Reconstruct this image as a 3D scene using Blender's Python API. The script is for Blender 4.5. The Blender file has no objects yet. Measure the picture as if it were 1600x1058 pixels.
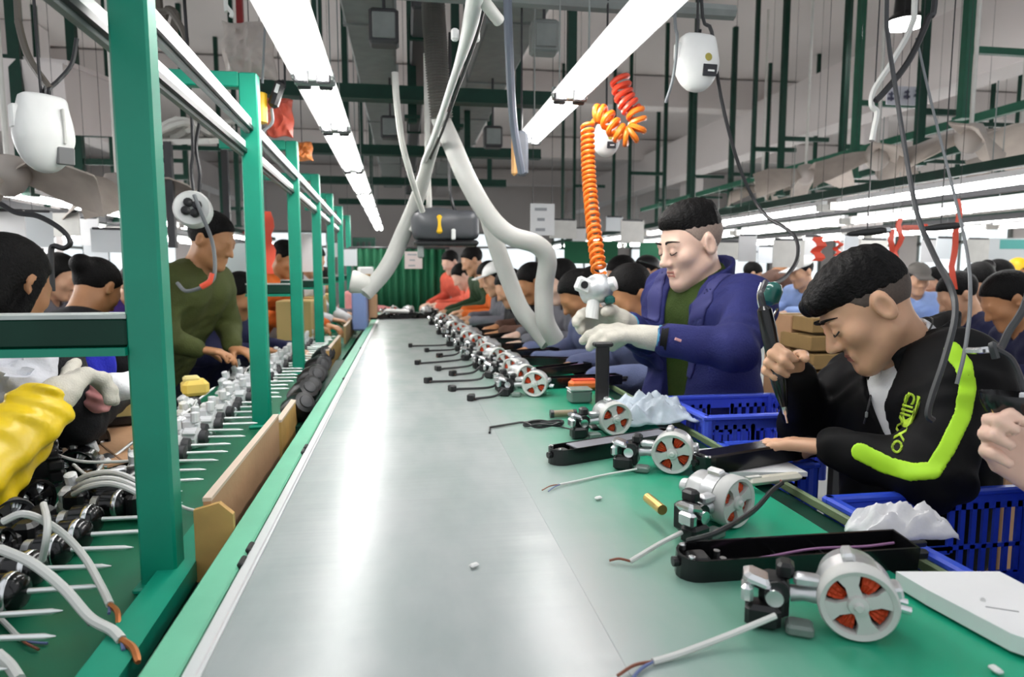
import bpy, math, random
import numpy as np
from mathutils import Vector, Matrix
random.seed(7); rng = np.random.default_rng(7)
SC = bpy.context.scene
COL = SC.collection
V = Vector
# ------------------------------------------------------------------ camera
F_PX, CX, CY = 1050.0, 800.0, 529.0
PITCH = math.atan(0.1038); YAW = math.atan(0.16*math.cos(PITCH))
c_f = V((math.sin(YAW)*math.cos(PITCH), math.cos(YAW)*math.cos(PITCH), -math.sin(PITCH)))
c_r = V((math.cos(YAW), -math.sin(YAW), 0)); c_u = c_r.cross(c_f)
CAM = V((0, 0, 1.3))
cam_d = bpy.data.cameras.new('camera'); cam = bpy.data.objects.new('camera', cam_d); COL.objects.link(cam)
cam_d.sensor_width = 36; cam_d.sensor_fit = 'HORIZONTAL'; cam_d.lens = F_PX/1600*36
cam_d.clip_start = 0.02; cam_d.clip_end = 200
mw = Matrix((c_r, c_u, -c_f)).transposed().to_4x4(); mw.translation = CAM; cam.matrix_world = mw
SC.camera = cam
cam_d.dof.use_dof = True; cam_d.dof.focus_distance = 1.35; cam_d.dof.aperture_fstop = 5.0
# ------------------------------------------------------------------ world and exposure
W = bpy.data.worlds.new('world'); SC.world = W; W.use_nodes = True
bg = W.node_tree.nodes['Background']; bg.inputs[0].default_value = (0.93, 0.96, 1.0, 1); bg.inputs[1].default_value = 0.75
SC.view_settings.view_transform = 'Standard'; SC.view_settings.look = 'None'
SC.view_settings.exposure = 0.22; SC.view_settings.gamma = 1.0; SC.view_settings.use_curve_mapping = False
SC.cycles.use_denoising = True
SC.cycles.max_bounces = 6; SC.cycles.diffuse_bounces = 3; SC.cycles.glossy_bounces = 3; SC.cycles.transmission_bounces = 4
SC.cycles.sample_clamp_indirect = 4.0; SC.cycles.caustics_reflective = False; SC.cycles.caustics_refractive = False
TUBE = 24.0        # strength of the belt lamps
HALL = 22.0         # strength of the lamps over the other lines
# ------------------------------------------------------------------ pixel helpers (1600x1058)
def ray(px, py): return c_f + c_r*((px-CX)/F_PX) - c_u*((py-CY)/F_PX)
def on(px, py, ax, v):
    d = ray(px, py); return CAM + d*((v-CAM[ax])/d[ax])
def ox(px, py, v): return on(px, py, 0, v)
def oy(px, py, v): return on(px, py, 1, v)
def oz(px, py, v): return on(px, py, 2, v)
def dp(px, py, d): return CAM + ray(px, py)*d
# ------------------------------------------------------------------ materials
MATS = {}
def M(name, col, rough=0.5, metal=0.0, var=0.0, scale=12.0, bump=0.0, bscale=60.0, emit=0.0, spec=0.5, alpha=1.0, trans=0.0, sss=0.0, coat=0.0):
    if name in MATS: return MATS[name]
    m = bpy.data.materials.new(name); m.use_nodes = True
    nt = m.node_tree; b = nt.nodes['Principled BSDF']
    c = (col[0], col[1], col[2], 1)
    b.inputs['Base Color'].default_value = c; b.inputs['Roughness'].default_value = rough
    b.inputs['Metallic'].default_value = metal; b.inputs['Specular IOR Level'].default_value = spec
    b.inputs['Alpha'].default_value = alpha; b.inputs['Transmission Weight'].default_value = trans
    b.inputs['Coat Weight'].default_value = coat
    if sss: b.inputs['Subsurface Weight'].default_value = sss; b.inputs['Subsurface Radius'].default_value = (0.012, 0.005, 0.003)
    if emit: b.inputs['Emission Color'].default_value = c; b.inputs['Emission Strength'].default_value = emit
    tc = nt.nodes.new('ShaderNodeTexCoord')
    if var:
        n = nt.nodes.new('ShaderNodeTexNoise'); n.inputs['Scale'].default_value = scale; n.inputs['Detail'].default_value = 5
        nt.links.new(tc.outputs['Object'], n.inputs['Vector'])
        r = nt.nodes.new('ShaderNodeMapRange'); r.inputs['From Min'].default_value = 0.3; r.inputs['From Max'].default_value = 0.7
        r.inputs['To Min'].default_value = 1-var; r.inputs['To Max'].default_value = 1+var*0.5
        nt.links.new(n.outputs['Fac'], r.inputs['Value'])
        mx = nt.nodes.new('ShaderNodeVectorMath'); mx.operation = 'SCALE'; mx.inputs[0].default_value = col
        nt.links.new(r.outputs[0], mx.inputs['Scale']); nt.links.new(mx.outputs[0], b.inputs['Base Color'])
    if bump:
        n2 = nt.nodes.new('ShaderNodeTexNoise'); n2.inputs['Scale'].default_value = bscale; n2.inputs['Detail'].default_value = 3
        nt.links.new(tc.outputs['Object'], n2.inputs['Vector'])
        bp = nt.nodes.new('ShaderNodeBump'); bp.inputs['Strength'].default_value = bump; bp.inputs['Distance'].default_value = 0.01
        nt.links.new(n2.outputs['Fac'], bp.inputs['Height']); nt.links.new(bp.outputs[0], b.inputs['Normal'])
    MATS[name] = m; return m
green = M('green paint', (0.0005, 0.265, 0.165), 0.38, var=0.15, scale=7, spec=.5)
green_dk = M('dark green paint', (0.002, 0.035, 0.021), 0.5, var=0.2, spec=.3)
green_rail = M('pale green rail paint', (0.16, 0.52, 0.33), 0.38, var=0.08)
blackp = M('black plastic', (0.005, 0.005, 0.006), 0.38, var=0.2, scale=30)
blackg = M('glossy black plastic', (0.006, 0.006, 0.007), 0.2)
dkgrey = M('dark grey plastic', (0.035, 0.035, 0.039), 0.45)
whitep = M('white plastic', (0.78, 0.78, 0.76), 0.4, var=0.06)
offwhite = M('off white plastic', (0.62, 0.61, 0.57), 0.45, var=0.1)
steel = M('steel', (0.75, 0.76, 0.77), 0.25, metal=1.0)
alu = M('cast aluminium', (0.68, 0.69, 0.70), 0.38, metal=0.85, var=0.2, scale=40)
alup = M('satin aluminium strip', (0.80, 0.81, 0.82), 0.35, metal=0.5)
copper = M('copper winding', (0.62, 0.06, 0.012), 0.35, metal=0.35, bump=0.4, bscale=300)
copperw = M('copper strand', (0.55, 0.19, 0.06), 0.4, metal=0.6)
brass = M('brass', (0.72, 0.50, 0.16), 0.3, metal=0.8)
cablew = M('white cable', (0.66, 0.66, 0.63), 0.5)
cableb = M('black cable', (0.012, 0.012, 0.014), 0.45)
cableg = M('grey cable', (0.17, 0.18, 0.19), 0.5)
brownw = M('brown wire', (0.20, 0.06, 0.03), 0.5)
bluew = M('blue wire', (0.12, 0.16, 0.32), 0.5)
cardb = M('cardboard', (0.47, 0.27, 0.145), 0.8, var=0.12, scale=6, bump=0.1)
wood = M('pale wood', (0.56, 0.33, 0.10), 0.6, var=0.2, scale=14)
cardb2 = M('brown carton', (0.36, 0.23, 0.10), 0.8, var=0.15)
bluec = M('blue crate plastic', (0.025, 0.07, 0.56), 0.35, var=0.1)
orange = M('orange hose', (0.85, 0.20, 0.015), 0.35)
redor = M('red orange hose', (0.66, 0.055, 0.02), 0.35)
pvc = M('grey pvc hose', (0.44, 0.44, 0.415), 0.5, var=0.1, scale=5)
pvcd = M('dark ribbed hose', (0.11, 0.105, 0.095), 0.6, var=0.2)
ragm = M('grey rag', (0.38, 0.37, 0.34), 0.9, var=0.2)
beige = M('beige fan blade', (0.40, 0.345, 0.30), 0.6, var=0.12)
film = M('clear plastic film', (0.80, 0.84, 0.88), 0.25, var=0.1, alpha=0.55, bump=0.5, bscale=25)
clothw = M('white cloth', (0.80, 0.79, 0.80), 0.8, var=0.08, bump=0.2, bscale=40)
yellow = M('yellow sleeve', (0.80, 0.56, 0.006), 0.35, var=0.15, scale=9, bump=0.25, bscale=25)
yellowp = M('yellow plastic', (0.85, 0.50, 0.01), 0.4)
pink = M('pink film', (0.85, 0.30, 0.30), 0.5, var=0.15)
redm = M('red film', (0.85, 0.10, 0.05), 0.5)
redp = M('dark red paint', (0.25, 0.006, 0.008), 0.5)
glove = M('knitted glove', (0.56, 0.53, 0.46), 0.9, var=0.12, scale=30, bump=0.22, bscale=260)
glovew = M('white glove', (0.74, 0.74, 0.74), 0.9, var=0.1, bump=0.4, bscale=160)
paper = M('white board', (0.83, 0.83, 0.83), 0.5, var=0.03)
ink = M('dark ink', (0.02, 0.02, 0.025), 0.6)
tube_m = M('lit lamp', (1.0, 0.985, 0.96), 0.5, emit=TUBE)
hall_m = M('lit hall lamp', (1.0, 0.99, 0.98), 0.5, emit=HALL)
lampw = M('white lamp reflector', (0.85, 0.85, 0.85), 0.35)
greyduct = M('grey galvanised duct', (0.24, 0.26, 0.25), 0.45, metal=0.2, var=0.15)
curtain_m = M('green curtain', (0.002, 0.105, 0.042), 0.75, var=0.2, scale=3)
wallm = M('warm grey wall', (0.72, 0.67, 0.645), 0.85, var=0.06, scale=0.6)
ceilm = M('warm grey ceiling', (0.66, 0.61, 0.59), 0.9, var=0.05, scale=0.5)
concm = M('pale painted beam', (0.72, 0.67, 0.655), 0.8, var=0.06, scale=1.0)
floorm = M('grey epoxy floor', (0.34, 0.36, 0.35), 0.4, var=0.15, scale=0.8)
skin1 = M('light skin', (0.76, 0.51, 0.40), 0.5, var=0.06, scale=22, sss=0.1)
skin2 = M('tan skin', (0.62, 0.355, 0.22), 0.48, var=0.08, scale=22, sss=0.1)
skin3 = M('brown skin', (0.47, 0.22, 0.10), 0.5, var=0.1, scale=18)
lipm = M('lip', (0.42, 0.15, 0.12), 0.45)
lipm2 = M('tan lip', (0.36, 0.13, 0.09), 0.45)
hairm = M('black hair', (0.0045, 0.004, 0.004), 0.55, var=0.35, scale=60, bump=0.5, bscale=160, spec=0.12)
fadem = M('shaved hair', (0.085, 0.062, 0.05), 0.7, var=0.2, scale=200)
fadem2 = M('grey shaved hair', (0.27, 0.20, 0.165), 0.7, var=0.2, scale=200)
eyew = M('eye white', (0.7, 0.68, 0.66), 0.2)
lash = M('eyelash', (0.012, 0.009, 0.008), 0.5)
def cloth(name, col, rough=0.8, var=0.15, scale=9): return M(name, col, rough, var=var, scale=scale, bump=0.25, bscale=180, spec=0.25)
blazer_m = cloth('navy blazer wool', (0.016, 0.019, 0.105))
sweater_m = cloth('dark green knit', (0.028, 0.05, 0.006))
track_m = M('black track fabric', (0.0035, 0.0035, 0.004), 0.65, var=0.15, spec=0.14)
neon_m = M('neon green fabric', (0.40, 0.74, 0.012), 0.6, var=0.06)
tee_m = cloth('white tee', (0.78, 0.78, 0.80))
olive_m = cloth('olive quilted fabric', (0.058, 0.07, 0.018))
trouser_m = cloth('dark trousers', (0.012, 0.013, 0.022))
# ------------------------------------------------------------------ mesh helpers
class MB:
    def __init__(s): s.v = []; s.f = []
    def add(s, vs, fs):
        n = len(s.v); s.v += [tuple(q) for q in vs]; s.f += [tuple(i+n for i in q) for q in fs]; return s
    def box(s, c, d, R=None, bev=0.0):
        x, y, z = d[0]/2, d[1]/2, d[2]/2
        if bev <= 0:
            vs = [V((a*x, b*y, e*z)) for a in (-1, 1) for b in (-1, 1) for e in (-1, 1)]
            fs = [(0, 1, 3, 2), (4, 6, 7, 5), (0, 4, 5, 1), (2, 3, 7, 6), (0, 2, 6, 4), (1, 5, 7, 3)]
        else:
            b_ = min(bev, x*0.9, y*0.9, z*0.9)
            vs = []; fs = []
            oct_ = [(x, y-b_), (x-b_, y), (-x+b_, y), (-x, y-b_), (-x, -y+b_), (-x+b_, -y), (x-b_, -y), (x, -y+b_)]
            ins = [(a*(1-b_/x), b*(1-b_/y)) for a, b in oct_]
            for zz, pts in ((-z, ins), (-z+b_, oct_), (z-b_, oct_), (z, ins)): vs += [V((a, b, zz)) for a, b in pts]
            for k in range(3):
                for i in range(8): fs.append((k*8+i, k*8+(i+1) % 8, k*8+8+(i+1) % 8, k*8+8+i))
            fs.append(tuple(range(7, -1, -1))); fs.append(tuple(range(24, 32)))
        if R is not None: vs = [R @ q for q in vs]
        c = V(c); return s.add([q+c for q in vs], fs)
    def beam(s, a, b, w, h, up=(0, 0, 1)):
        a = V(a); b = V(b); d = (b-a); L = d.length; d.normalize(); u = V(up)
        if abs(d.dot(u)) > 0.98: u = V((0, 1, 0))
        r = d.cross(u).normalized(); u = r.cross(d)
        return s.box((a+b)/2, (w, L, h), Matrix((r, d, u)).transposed())
    def tube(s, pts, r, n=8, caps=True, r2=None):
        pts = [V(p) for p in pts]; m = len(pts); rs = r if isinstance(r, (list, tuple)) else [r]*m
        t0 = (pts[1]-pts[0]).normalized(); u = V((0, 0, 1))
        if abs(t0.dot(u)) > 0.9: u = V((1, 0, 0))
        nrm = (u - t0*u.dot(t0)).normalized(); vs = []; fs = []; prev = t0
        for i, p in enumerate(pts):
            t = (pts[min(i+1, m-1)]-pts[max(i-1, 0)])
            t = t.normalized() if t.length > 1e-9 else prev
            nrm = nrm - t*nrm.dot(t); nrm.normalize(); bn = t.cross(nrm); prev = t
            for k in range(n):
                a = 2*math.pi*k/n; vs.append(p+(nrm*math.cos(a)+bn*math.sin(a))*rs[i])
        for i in range(m-1):
            for k in range(n):
                fs.append((i*n+k, i*n+(k+1) % n, (i+1)*n+(k+1) % n, (i+1)*n+k))
        if caps: fs.append(tuple(range(n-1, -1, -1))); fs.append(tuple(range((m-1)*n, m*n)))
        return s.add(vs, fs)
    def cyl(s, a, b, r, r2=None, n=16): return s.tube([a, b], [r, r if r2 is None else r2], n)
    def lathe(s, prof, o=(0, 0, 0), ax=(0, 0, 1), n=24, cap=False):
        ax = V(ax).normalized(); u = V((1, 0, 0)) if abs(ax.x) < 0.9 else V((0, 1, 0))
        u = (u-ax*u.dot(ax)).normalized(); w = ax.cross(u); o = V(o); vs = []; fs = []
        for r, h in prof:
            for k in range(n):
                a = 2*math.pi*k/n; vs.append(o+ax*h+(u*math.cos(a)+w*math.sin(a))*r)
        for i in range(len(prof)-1):
            for k in range(n): fs.append((i*n+k, i*n+(k+1) % n, (i+1)*n+(k+1) % n, (i+1)*n+k))
        if cap: fs.append(tuple(range(n-1, -1, -1))); fs.append(tuple(range((len(prof)-1)*n, len(prof)*n)))
        return s.add(vs, fs)
    def prism(s, poly, a, b):       # poly: list of world-space offsets (Vector); extruded from a to b
        n = len(poly); a = V(a); b = V(b)
        vs = [a+V(p) for p in poly]+[b+V(p) for p in poly]
        fs = [(i, (i+1) % n, n+(i+1) % n, n+i) for i in range(n)]
        fs += [tuple(range(n-1, -1, -1)), tuple(range(n, 2*n))]
        return s.add(vs, fs)
    def build(s, name, mat, parent=None, smooth=False, world=True):
        me = bpy.data.meshes.new(name)
        off = V((0, 0, 0))
        if parent is not None and world:
            q = parent
            while q is not None: off += q.location; q = q.parent
        vs = [(a[0]-off[0], a[1]-off[1], a[2]-off[2]) for a in s.v]
        me.from_pydata(vs, [], s.f); me.materials.append(mat)
        if smooth:
            me.polygons.foreach_set('use_smooth', [True]*len(me.polygons))
            try: me.set_sharp_from_angle(angle=math.radians(40))
            except Exception: pass
        o = bpy.data.objects.new(name, me); COL.objects.link(o)
        if parent is not None: o.parent = parent
        return o
def tag(o, label=None, cat=None, group=None, kind=None):
    if label: o['label'] = label
    if cat: o['category'] = cat
    if group: o['group'] = group
    if kind: o['kind'] = kind
    return o
def thing(name, label, cat, loc=(0, 0, 0), group=None):
    o = bpy.data.objects.new(name, None); COL.objects.link(o); o.location = loc; o.empty_display_size = 0.05
    return tag(o, label, cat, group)
def dup(root, loc=None, rz=None, label=None):
    def cp(o, par):
        c = o.copy(); COL.objects.link(c)
        if par is not None: c.parent = par
        for ch in KIDS.get(o.name, []): cp(ch, c)
        return c
    r = cp(root, None)
    if loc is not None: r.location = loc
    if rz is not None: r.rotation_euler = (0, 0, rz)
    if label: r['label'] = label
    return r
KIDS = {}
def register(root):
    for o in bpy.data.objects:
        if o.parent is not None:
            L = KIDS.setdefault(o.parent.name, [])
            if o not in L: L.append(o)
def smooth_path(pts, k=6):
    P = [V(p) for p in pts]
    if len(P) < 3: return P
    Q = [P[0]*2-P[1]]+P+[P[-1]*2-P[-2]]; out = []
    for i in range(1, len(Q)-2):
        for j in range(k):
            t = j/k; a, b, c, d = Q[i-1], Q[i], Q[i+1], Q[i+2]
            out.append(0.5*((2*b)+(c-a)*t+(2*a-5*b+4*c-d)*t*t+(3*b-a-3*c+d)*t**3))
    out.append(P[-1]); return out
def rotz(a): return Matrix.Rotation(a, 3, 'Z')
ORD = ['first', 'second', 'third', 'fourth', 'fifth', 'sixth', 'seventh', 'eighth', 'ninth', 'tenth', 'eleventh', 'twelfth', 'thirteenth',
       'fourteenth', 'fifteenth', 'sixteenth', 'seventeenth', 'eighteenth', 'nineteenth', 'twentieth']
TENS = ['', '', 'twenty', 'thirty', 'forty', 'fifty', 'sixty']
def ordn(i):
    if i < 20: return ORD[i]
    t, u = divmod(i+1, 10)
    return (TENS[t]+'-'+ORD[u-1]) if u else TENS[t][:-1]+'ieth'
# ------------------------------------------------------------------ signed distance modelling (figures, soft shapes)
A = lambda p: np.array(p, dtype=np.float32)
def smin(a, b, k):
    h = np.maximum(k-np.abs(a-b), 0)/k; return np.minimum(a, b)-h*h*k*0.25
def smax(a, b, k): return -smin(-a, -b, k)
def rc(p, a, b, ra, rb):
    a = A(a); b = A(b); ba = b-a; L = float(ba@ba)+1e-12
    pa = p-a; t = np.clip((pa@ba)/L, 0, 1)
    return np.linalg.norm(pa-t[:, None]*ba, axis=1)-(ra+t*(rb-ra))
def sph(p, c, r): return np.linalg.norm(p-A(c), axis=1)-r
def ell(p, c, r, R=None):
    q = p-A(c)
    if R is not None: q = q@R
    r = A(r); k0 = np.linalg.norm(q/r, axis=1); k1 = np.linalg.norm(q/(r*r), axis=1)+1e-9
    return k0*(k0-1)/k1
def rbox(p, c, h, r, R=None):
    q = p-A(c)
    if R is not None: q = q@R
    q = np.abs(q)-(A(h)-r)
    return np.linalg.norm(np.maximum(q, 0), axis=1)+np.minimum(q.max(axis=1), 0)-r
def sdf_arrays(f, lo, hi, res):
    B = 8; lo = A(lo); hi = A(hi); s = B*res
    nb = np.maximum(1, np.ceil((hi-lo)/s).astype(int))
    I = np.stack(np.meshgrid(*[np.arange(n) for n in nb], indexing='ij'), -1).reshape(-1, 3)
    d = f((lo+(I+0.5)*s).astype(np.float32))
    I = I[np.abs(d) < s*0.87*1.35]
    if len(I) == 0: return np.zeros((0, 3)), np.zeros((0, 4), int)
    g = np.stack(np.meshgrid(*[np.arange(B+1)]*3, indexing='ij'), -1).reshape(-1, 3)
    D = np.empty((len(I), (B+1)**3), np.float32); step = 250
    for i in range(0, len(I), step):
        P = lo+(I[i:i+step, None, :]*B+g[None])*res
        D[i:i+step] = f(P.reshape(-1, 3).astype(np.float32)).reshape(-1, (B+1)**3)
    D = D.reshape(-1, B+1, B+1, B+1); ins = D < 0
    cs = [(a, b, c) for a in (0, 1) for b in (0, 1) for c in (0, 1)]
    sm = sum(ins[:, a:a+B, b:b+B, c:c+B].astype(np.int8) for a, b, c in cs)
    mix = np.argwhere((sm > 0) & (sm < 8))
    bi, ci = mix[:, 0], mix[:, 1:]
    val = np.stack([D[bi, ci[:, 0]+a, ci[:, 1]+b, ci[:, 2]+c] for a, b, c in cs], 1)
    acc = np.zeros((len(mix), 3)); cnt = np.zeros(len(mix))
    for m in range(8):
        for n in range(m+1, 8):
            dd = [abs(cs[m][t]-cs[n][t]) for t in range(3)]
            if sum(dd) != 1: continue
            x, y = val[:, m], val[:, n]; k = (x < 0) != (y < 0)
            t = np.where(k, x/np.where(k, x-y, 1), 0)
            acc += np.where(k[:, None], A(cs[m])+t[:, None]*(A(cs[n])-A(cs[m])), 0); cnt += k
    gc = I[bi]*B+ci; NN = nb*B+4
    vid = ((gc[:, 0]+1)*NN[1]+gc[:, 1]+1)*NN[2]+gc[:, 2]+1
    o = np.argsort(vid); vid = vid[o]; verts = (lo+(gc+acc/np.maximum(cnt, 1)[:, None])*res)[o]
    quads = []
    for a in range(3):
        b, c = (a+1) % 3, (a+2) % 3
        sl = [slice(0, B)]*3; sl2 = list(sl); sl2[a] = slice(1, B+1)
        s0 = ins[(slice(None), *sl)]; s1 = ins[(slice(None), *sl2)]
        E = np.argwhere(s0 != s1)
        if len(E) == 0: continue
        G = I[E[:, 0]]*B+E[:, 1:]; flip = ~s0[tuple(E.T)]
        ids = []
        for ob, oc in ((-1, -1), (0, -1), (0, 0), (-1, 0)):
            H = G.copy(); H[:, b] += ob; H[:, c] += oc
            k = ((H[:, 0]+1)*NN[1]+H[:, 1]+1)*NN[2]+H[:, 2]+1
            j = np.clip(np.searchsorted(vid, k), 0, len(vid)-1); ids.append(np.where(vid[j] == k, j, -1))
        Q = np.stack(ids, 1); ok = (Q >= 0).all(1); Q = Q[ok]; fl = flip[ok]
        Q[fl] = Q[fl][:, ::-1]; quads.append(Q)
    return verts, np.concatenate(quads) if quads else np.zeros((0, 4), int)
def sdf_obj(name, f, lo, hi, res, mat, parent=None):
    v, q = sdf_arrays(f, lo, hi, res)
    off = A((0, 0, 0)); p = parent
    while p is not None: off = off+A(p.location); p = p.parent
    me = bpy.data.meshes.new(name); me.from_pydata((v-off).tolist(), [], q.tolist()); me.materials.append(mat)
    me.polygons.foreach_set('use_smooth', [True]*len(me.polygons))
    o = bpy.data.objects.new(name, me); COL.objects.link(o)
    if parent is not None: o.parent = parent
    return o
# ================================================================== ROOM
def struct(mb, name, mat): return tag(mb.build(name, mat), kind='structure')
ZC = 4.3
struct(MB().box((1.5, 10, -0.05), (22, 26, 0.1)), 'floor', floorm)
struct(MB().box((1.5, 12.5, ZC+0.1), (22, 21, 0.2)), 'ceiling', ceilm)
struct(MB().box((-8.6, 10, ZC/2), (0.2, 26, ZC)), 'wall_left', wallm)
struct(MB().box((11.6, 10, ZC/2), (0.2, 26, ZC)), 'wall_right', wallm)
struct(MB().box((1.5, 23.1, ZC/2), (22, 0.2, ZC)), 'wall_far', wallm)
# concrete ceiling beams, along and across the hall
i = 0
for x, z, w, h in ((5.75, 3.55, 0.4, 0.75), (-5.2, 3.75, 0.4, 0.6), (1.2, 3.95, 0.4, 0.5)):
    i += 1; struct(MB().beam((x, 1, z), (x, 23, z), w, h), 'trim_%d' % i, concm)
for y in (5.5, 10.5, 15.5, 20.5):
    i += 1; struct(MB().box((1.5, y, 4.05), (20, 0.35, 0.45)), 'trim_%d' % i, ceilm)
# far windows on the end wall, panes with a glow added, in grid frames
added_glow = M('frosted daylight pane', (0.85, 0.92, 0.95), 0.4, emit=0.9)
n = 0
def window(c, along, w, z0, z1):
    global n; n += 1; c = V(c); u = V((1, 0, 0)) if along == 'x' else V((0, 1, 0)); R = rotz(0 if along == 'x' else math.pi/2)
    mb = MB(); h = z1-z0; m = (z0+z1)/2
    for z in (z0, m+h*.18, z1): mb.box((c.x, c.y, z), (w+.08, .07, .06), R)
    for f in (-.5, 0, .5): mb.box(V((c.x, c.y, m))+u*(w*f), (.06, .07, h), R)
    fr = struct(mb, 'window_%d' % n, greyduct)
    for f in (-.25, .25):
        MB().box(V((c.x, c.y, z0+h*.34))+u*(w*f), (w/2-.07, .02, h*.62), R).build('pane', added_glow, fr); MB().box(V((c.x, c.y, z1-h*.16))+u*(w*f), (w/2-.07, .02, h*.26), R).build('pane', added_glow, fr)
for x in (-6.4, -3.6, 3.4, 6.2, 9.0): window((x, 22.97, 0), 'x', 2.2, 1.0, 2.5)
for y in (3.5, 6.5, 9.5, 12.5, 15.5, 18.5, 21.2):  # side-wall windows are added, to brighten the dark band behind the workers
    window((-8.47, y, 0), 'y', 2.3, .9, 2.3); window((11.47, y, 0), 'y', 2.3, .9, 2.3)
# square columns
for x, y in ((6.6, 9.0), (6.6, 15.0), (-4.6, 9.5), (-4.6, 15.5)):
    i += 1; struct(MB().box((x, y, ZC/2), (0.4, 0.4, ZC), bev=.02), 'trim_%d' % i, concm)

# ================================================================== MAIN BENCH
BZ = 0.88
# conveyor: belt, edge strips, rail
belt_m = bpy.data.materials.new('grey green belt'); belt_m.use_nodes = True
def surf(mat, c1, c2, rough, axis_lo=None, axis_hi=None, streak=0.0, coat=0.0):
    nt = mat.node_tree; b = nt.nodes['Principled BSDF']; b.inputs['Roughness'].default_value = rough
    b.inputs['Coat Weight'].default_value = coat; b.inputs['Coat Roughness'].default_value = 0.12
    tc = nt.nodes.new('ShaderNodeTexCoord'); mp = nt.nodes.new('ShaderNodeMapping'); mp.inputs['Scale'].default_value = (2.5, 1.0, 1)
    nt.links.new(tc.outputs['Object'], mp.inputs[0])
    no = nt.nodes.new('ShaderNodeTexNoise'); no.inputs['Scale'].default_value = 5; no.inputs['Detail'].default_value = 6
    nt.links.new(mp.outputs[0], no.inputs['Vector'])
    mx = nt.nodes.new('ShaderNodeMix'); mx.data_type = 'RGBA'
    mx.inputs[6].default_value = (*c1, 1); mx.inputs[7].default_value = (*c2, 1)
    if axis_lo is None:
        r = nt.nodes.new('ShaderNodeMapRange'); r.inputs['From Min'].default_value = .35; r.inputs['From Max'].default_value = .65
        nt.links.new(no.outputs['Fac'], r.inputs[0])
    else:                           # belt grey fades in towards the seam as painted reflection haze, wandering with noise
        sp = nt.nodes.new('ShaderNodeSeparateXYZ'); nt.links.new(tc.outputs['Object'], sp.inputs[0])
        ad = nt.nodes.new('ShaderNodeMath'); ad.operation = 'MULTIPLY_ADD'; ad.inputs[1].default_value = 0.12
        nt.links.new(no.outputs['Fac'], ad.inputs[0]); nt.links.new(sp.outputs[0], ad.inputs[2])
        r = nt.nodes.new('ShaderNodeMapRange'); r.interpolation_type = 'SMOOTHSTEP'
        r.inputs['From Min'].default_value = axis_lo; r.inputs['From Max'].default_value = axis_hi
        nt.links.new(ad.outputs[0], r.inputs[0])
    nt.links.new(r.outputs[0], mx.inputs[0]); nt.links.new(mx.outputs[2], b.inputs['Base Color'])
    w = nt.nodes.new('ShaderNodeTexNoise'); w.inputs['Scale'].default_value = 14; w.inputs['Detail'].default_value = 2
    mp2 = nt.nodes.new('ShaderNodeMapping'); mp2.inputs['Scale'].default_value = (0.25, 2.2, 1)
    nt.links.new(tc.outputs['Object'], mp2.inputs[0]); nt.links.new(mp2.outputs[0], w.inputs['Vector'])
    bp = nt.nodes.new('ShaderNodeBump'); bp.inputs['Strength'].default_value = streak; bp.inputs['Distance'].default_value = .01
    nt.links.new(w.outputs['Fac'], bp.inputs['Height']); nt.links.new(bp.outputs[0], b.inputs['Normal'])
    return mat
surf(belt_m, (0.34, 0.385, 0.375), (0.40, 0.43, 0.425), 0.27, streak=0.10)
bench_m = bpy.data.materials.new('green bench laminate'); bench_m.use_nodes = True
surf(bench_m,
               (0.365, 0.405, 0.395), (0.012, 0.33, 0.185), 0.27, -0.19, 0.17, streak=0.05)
Y0, Y1 = 0.25, 6.6
cv = thing('conveyor', 'long grey-green belt conveyor down the middle with a pale green left edge rail', 'conveyor', (0, Y0, 0))
MB().box((0.005, (Y0+Y1)/2, BZ-.006), (0.44, Y1-Y0, 0.012)).build('belt', belt_m, cv)
MB().box((-0.2255, (Y0+Y1)/2, BZ-.001), (0.016, Y1-Y0, 0.012), bev=.002).build('edge_strip', alup, cv)
MB().box((-0.2165, (Y0+Y1)/2, BZ-.002), (0.004, Y1-Y0, 0.01)).build('edge_strip', alup, cv)
MB().box((-0.2575, (Y0+Y1)/2, BZ-.011), (0.042, Y1-Y0, 0.03), bev=.003).build('side_rail', green_rail, cv)
MB().box((-0.258, (Y0+Y1)/2, BZ-.09), (0.03, Y1-Y0, 0.12)).build('side_beam', green_dk, cv)
for k, y in enumerate((0.97, 1.02, 1.56, 1.60, 2.6, 3.6)):
    MB().box((-0.2355, y, BZ+.002), (.008, .03, .012), bev=.002).build('clip', blackp, cv)
for y in (0.6, 2.5, 4.5, 6.3):
    for x in (-.24, .22): MB().box((x, y, BZ/2-.03), (.05, .05, BZ-.08)).build('leg', green_dk, cv)
wb = thing('workbench', 'long green-topped assembly bench joined to the right side of the conveyor', 'workbench', (0.44, Y0, 0))
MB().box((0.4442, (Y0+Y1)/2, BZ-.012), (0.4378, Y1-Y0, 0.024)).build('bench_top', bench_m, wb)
MB().box((0.703, (Y0+Y1)/2, BZ-.034), (0.082, Y1-Y0, 0.02)).build('gutter', green_dk, wb)
MB().box((0.742, (Y0+Y1)/2, BZ-.010), (0.010, Y1-Y0, 0.018), bev=.003).build('outer_flange', M('olive worn flange', (.16, .22, .11), .5, var=.25), wb)
for y in (0.6, 2.5, 4.5, 6.3):
    for x in (.3, .70): MB().box((x, y, .40), (.05, .05, .80)).build('leg', green_dk, wb)
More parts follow.
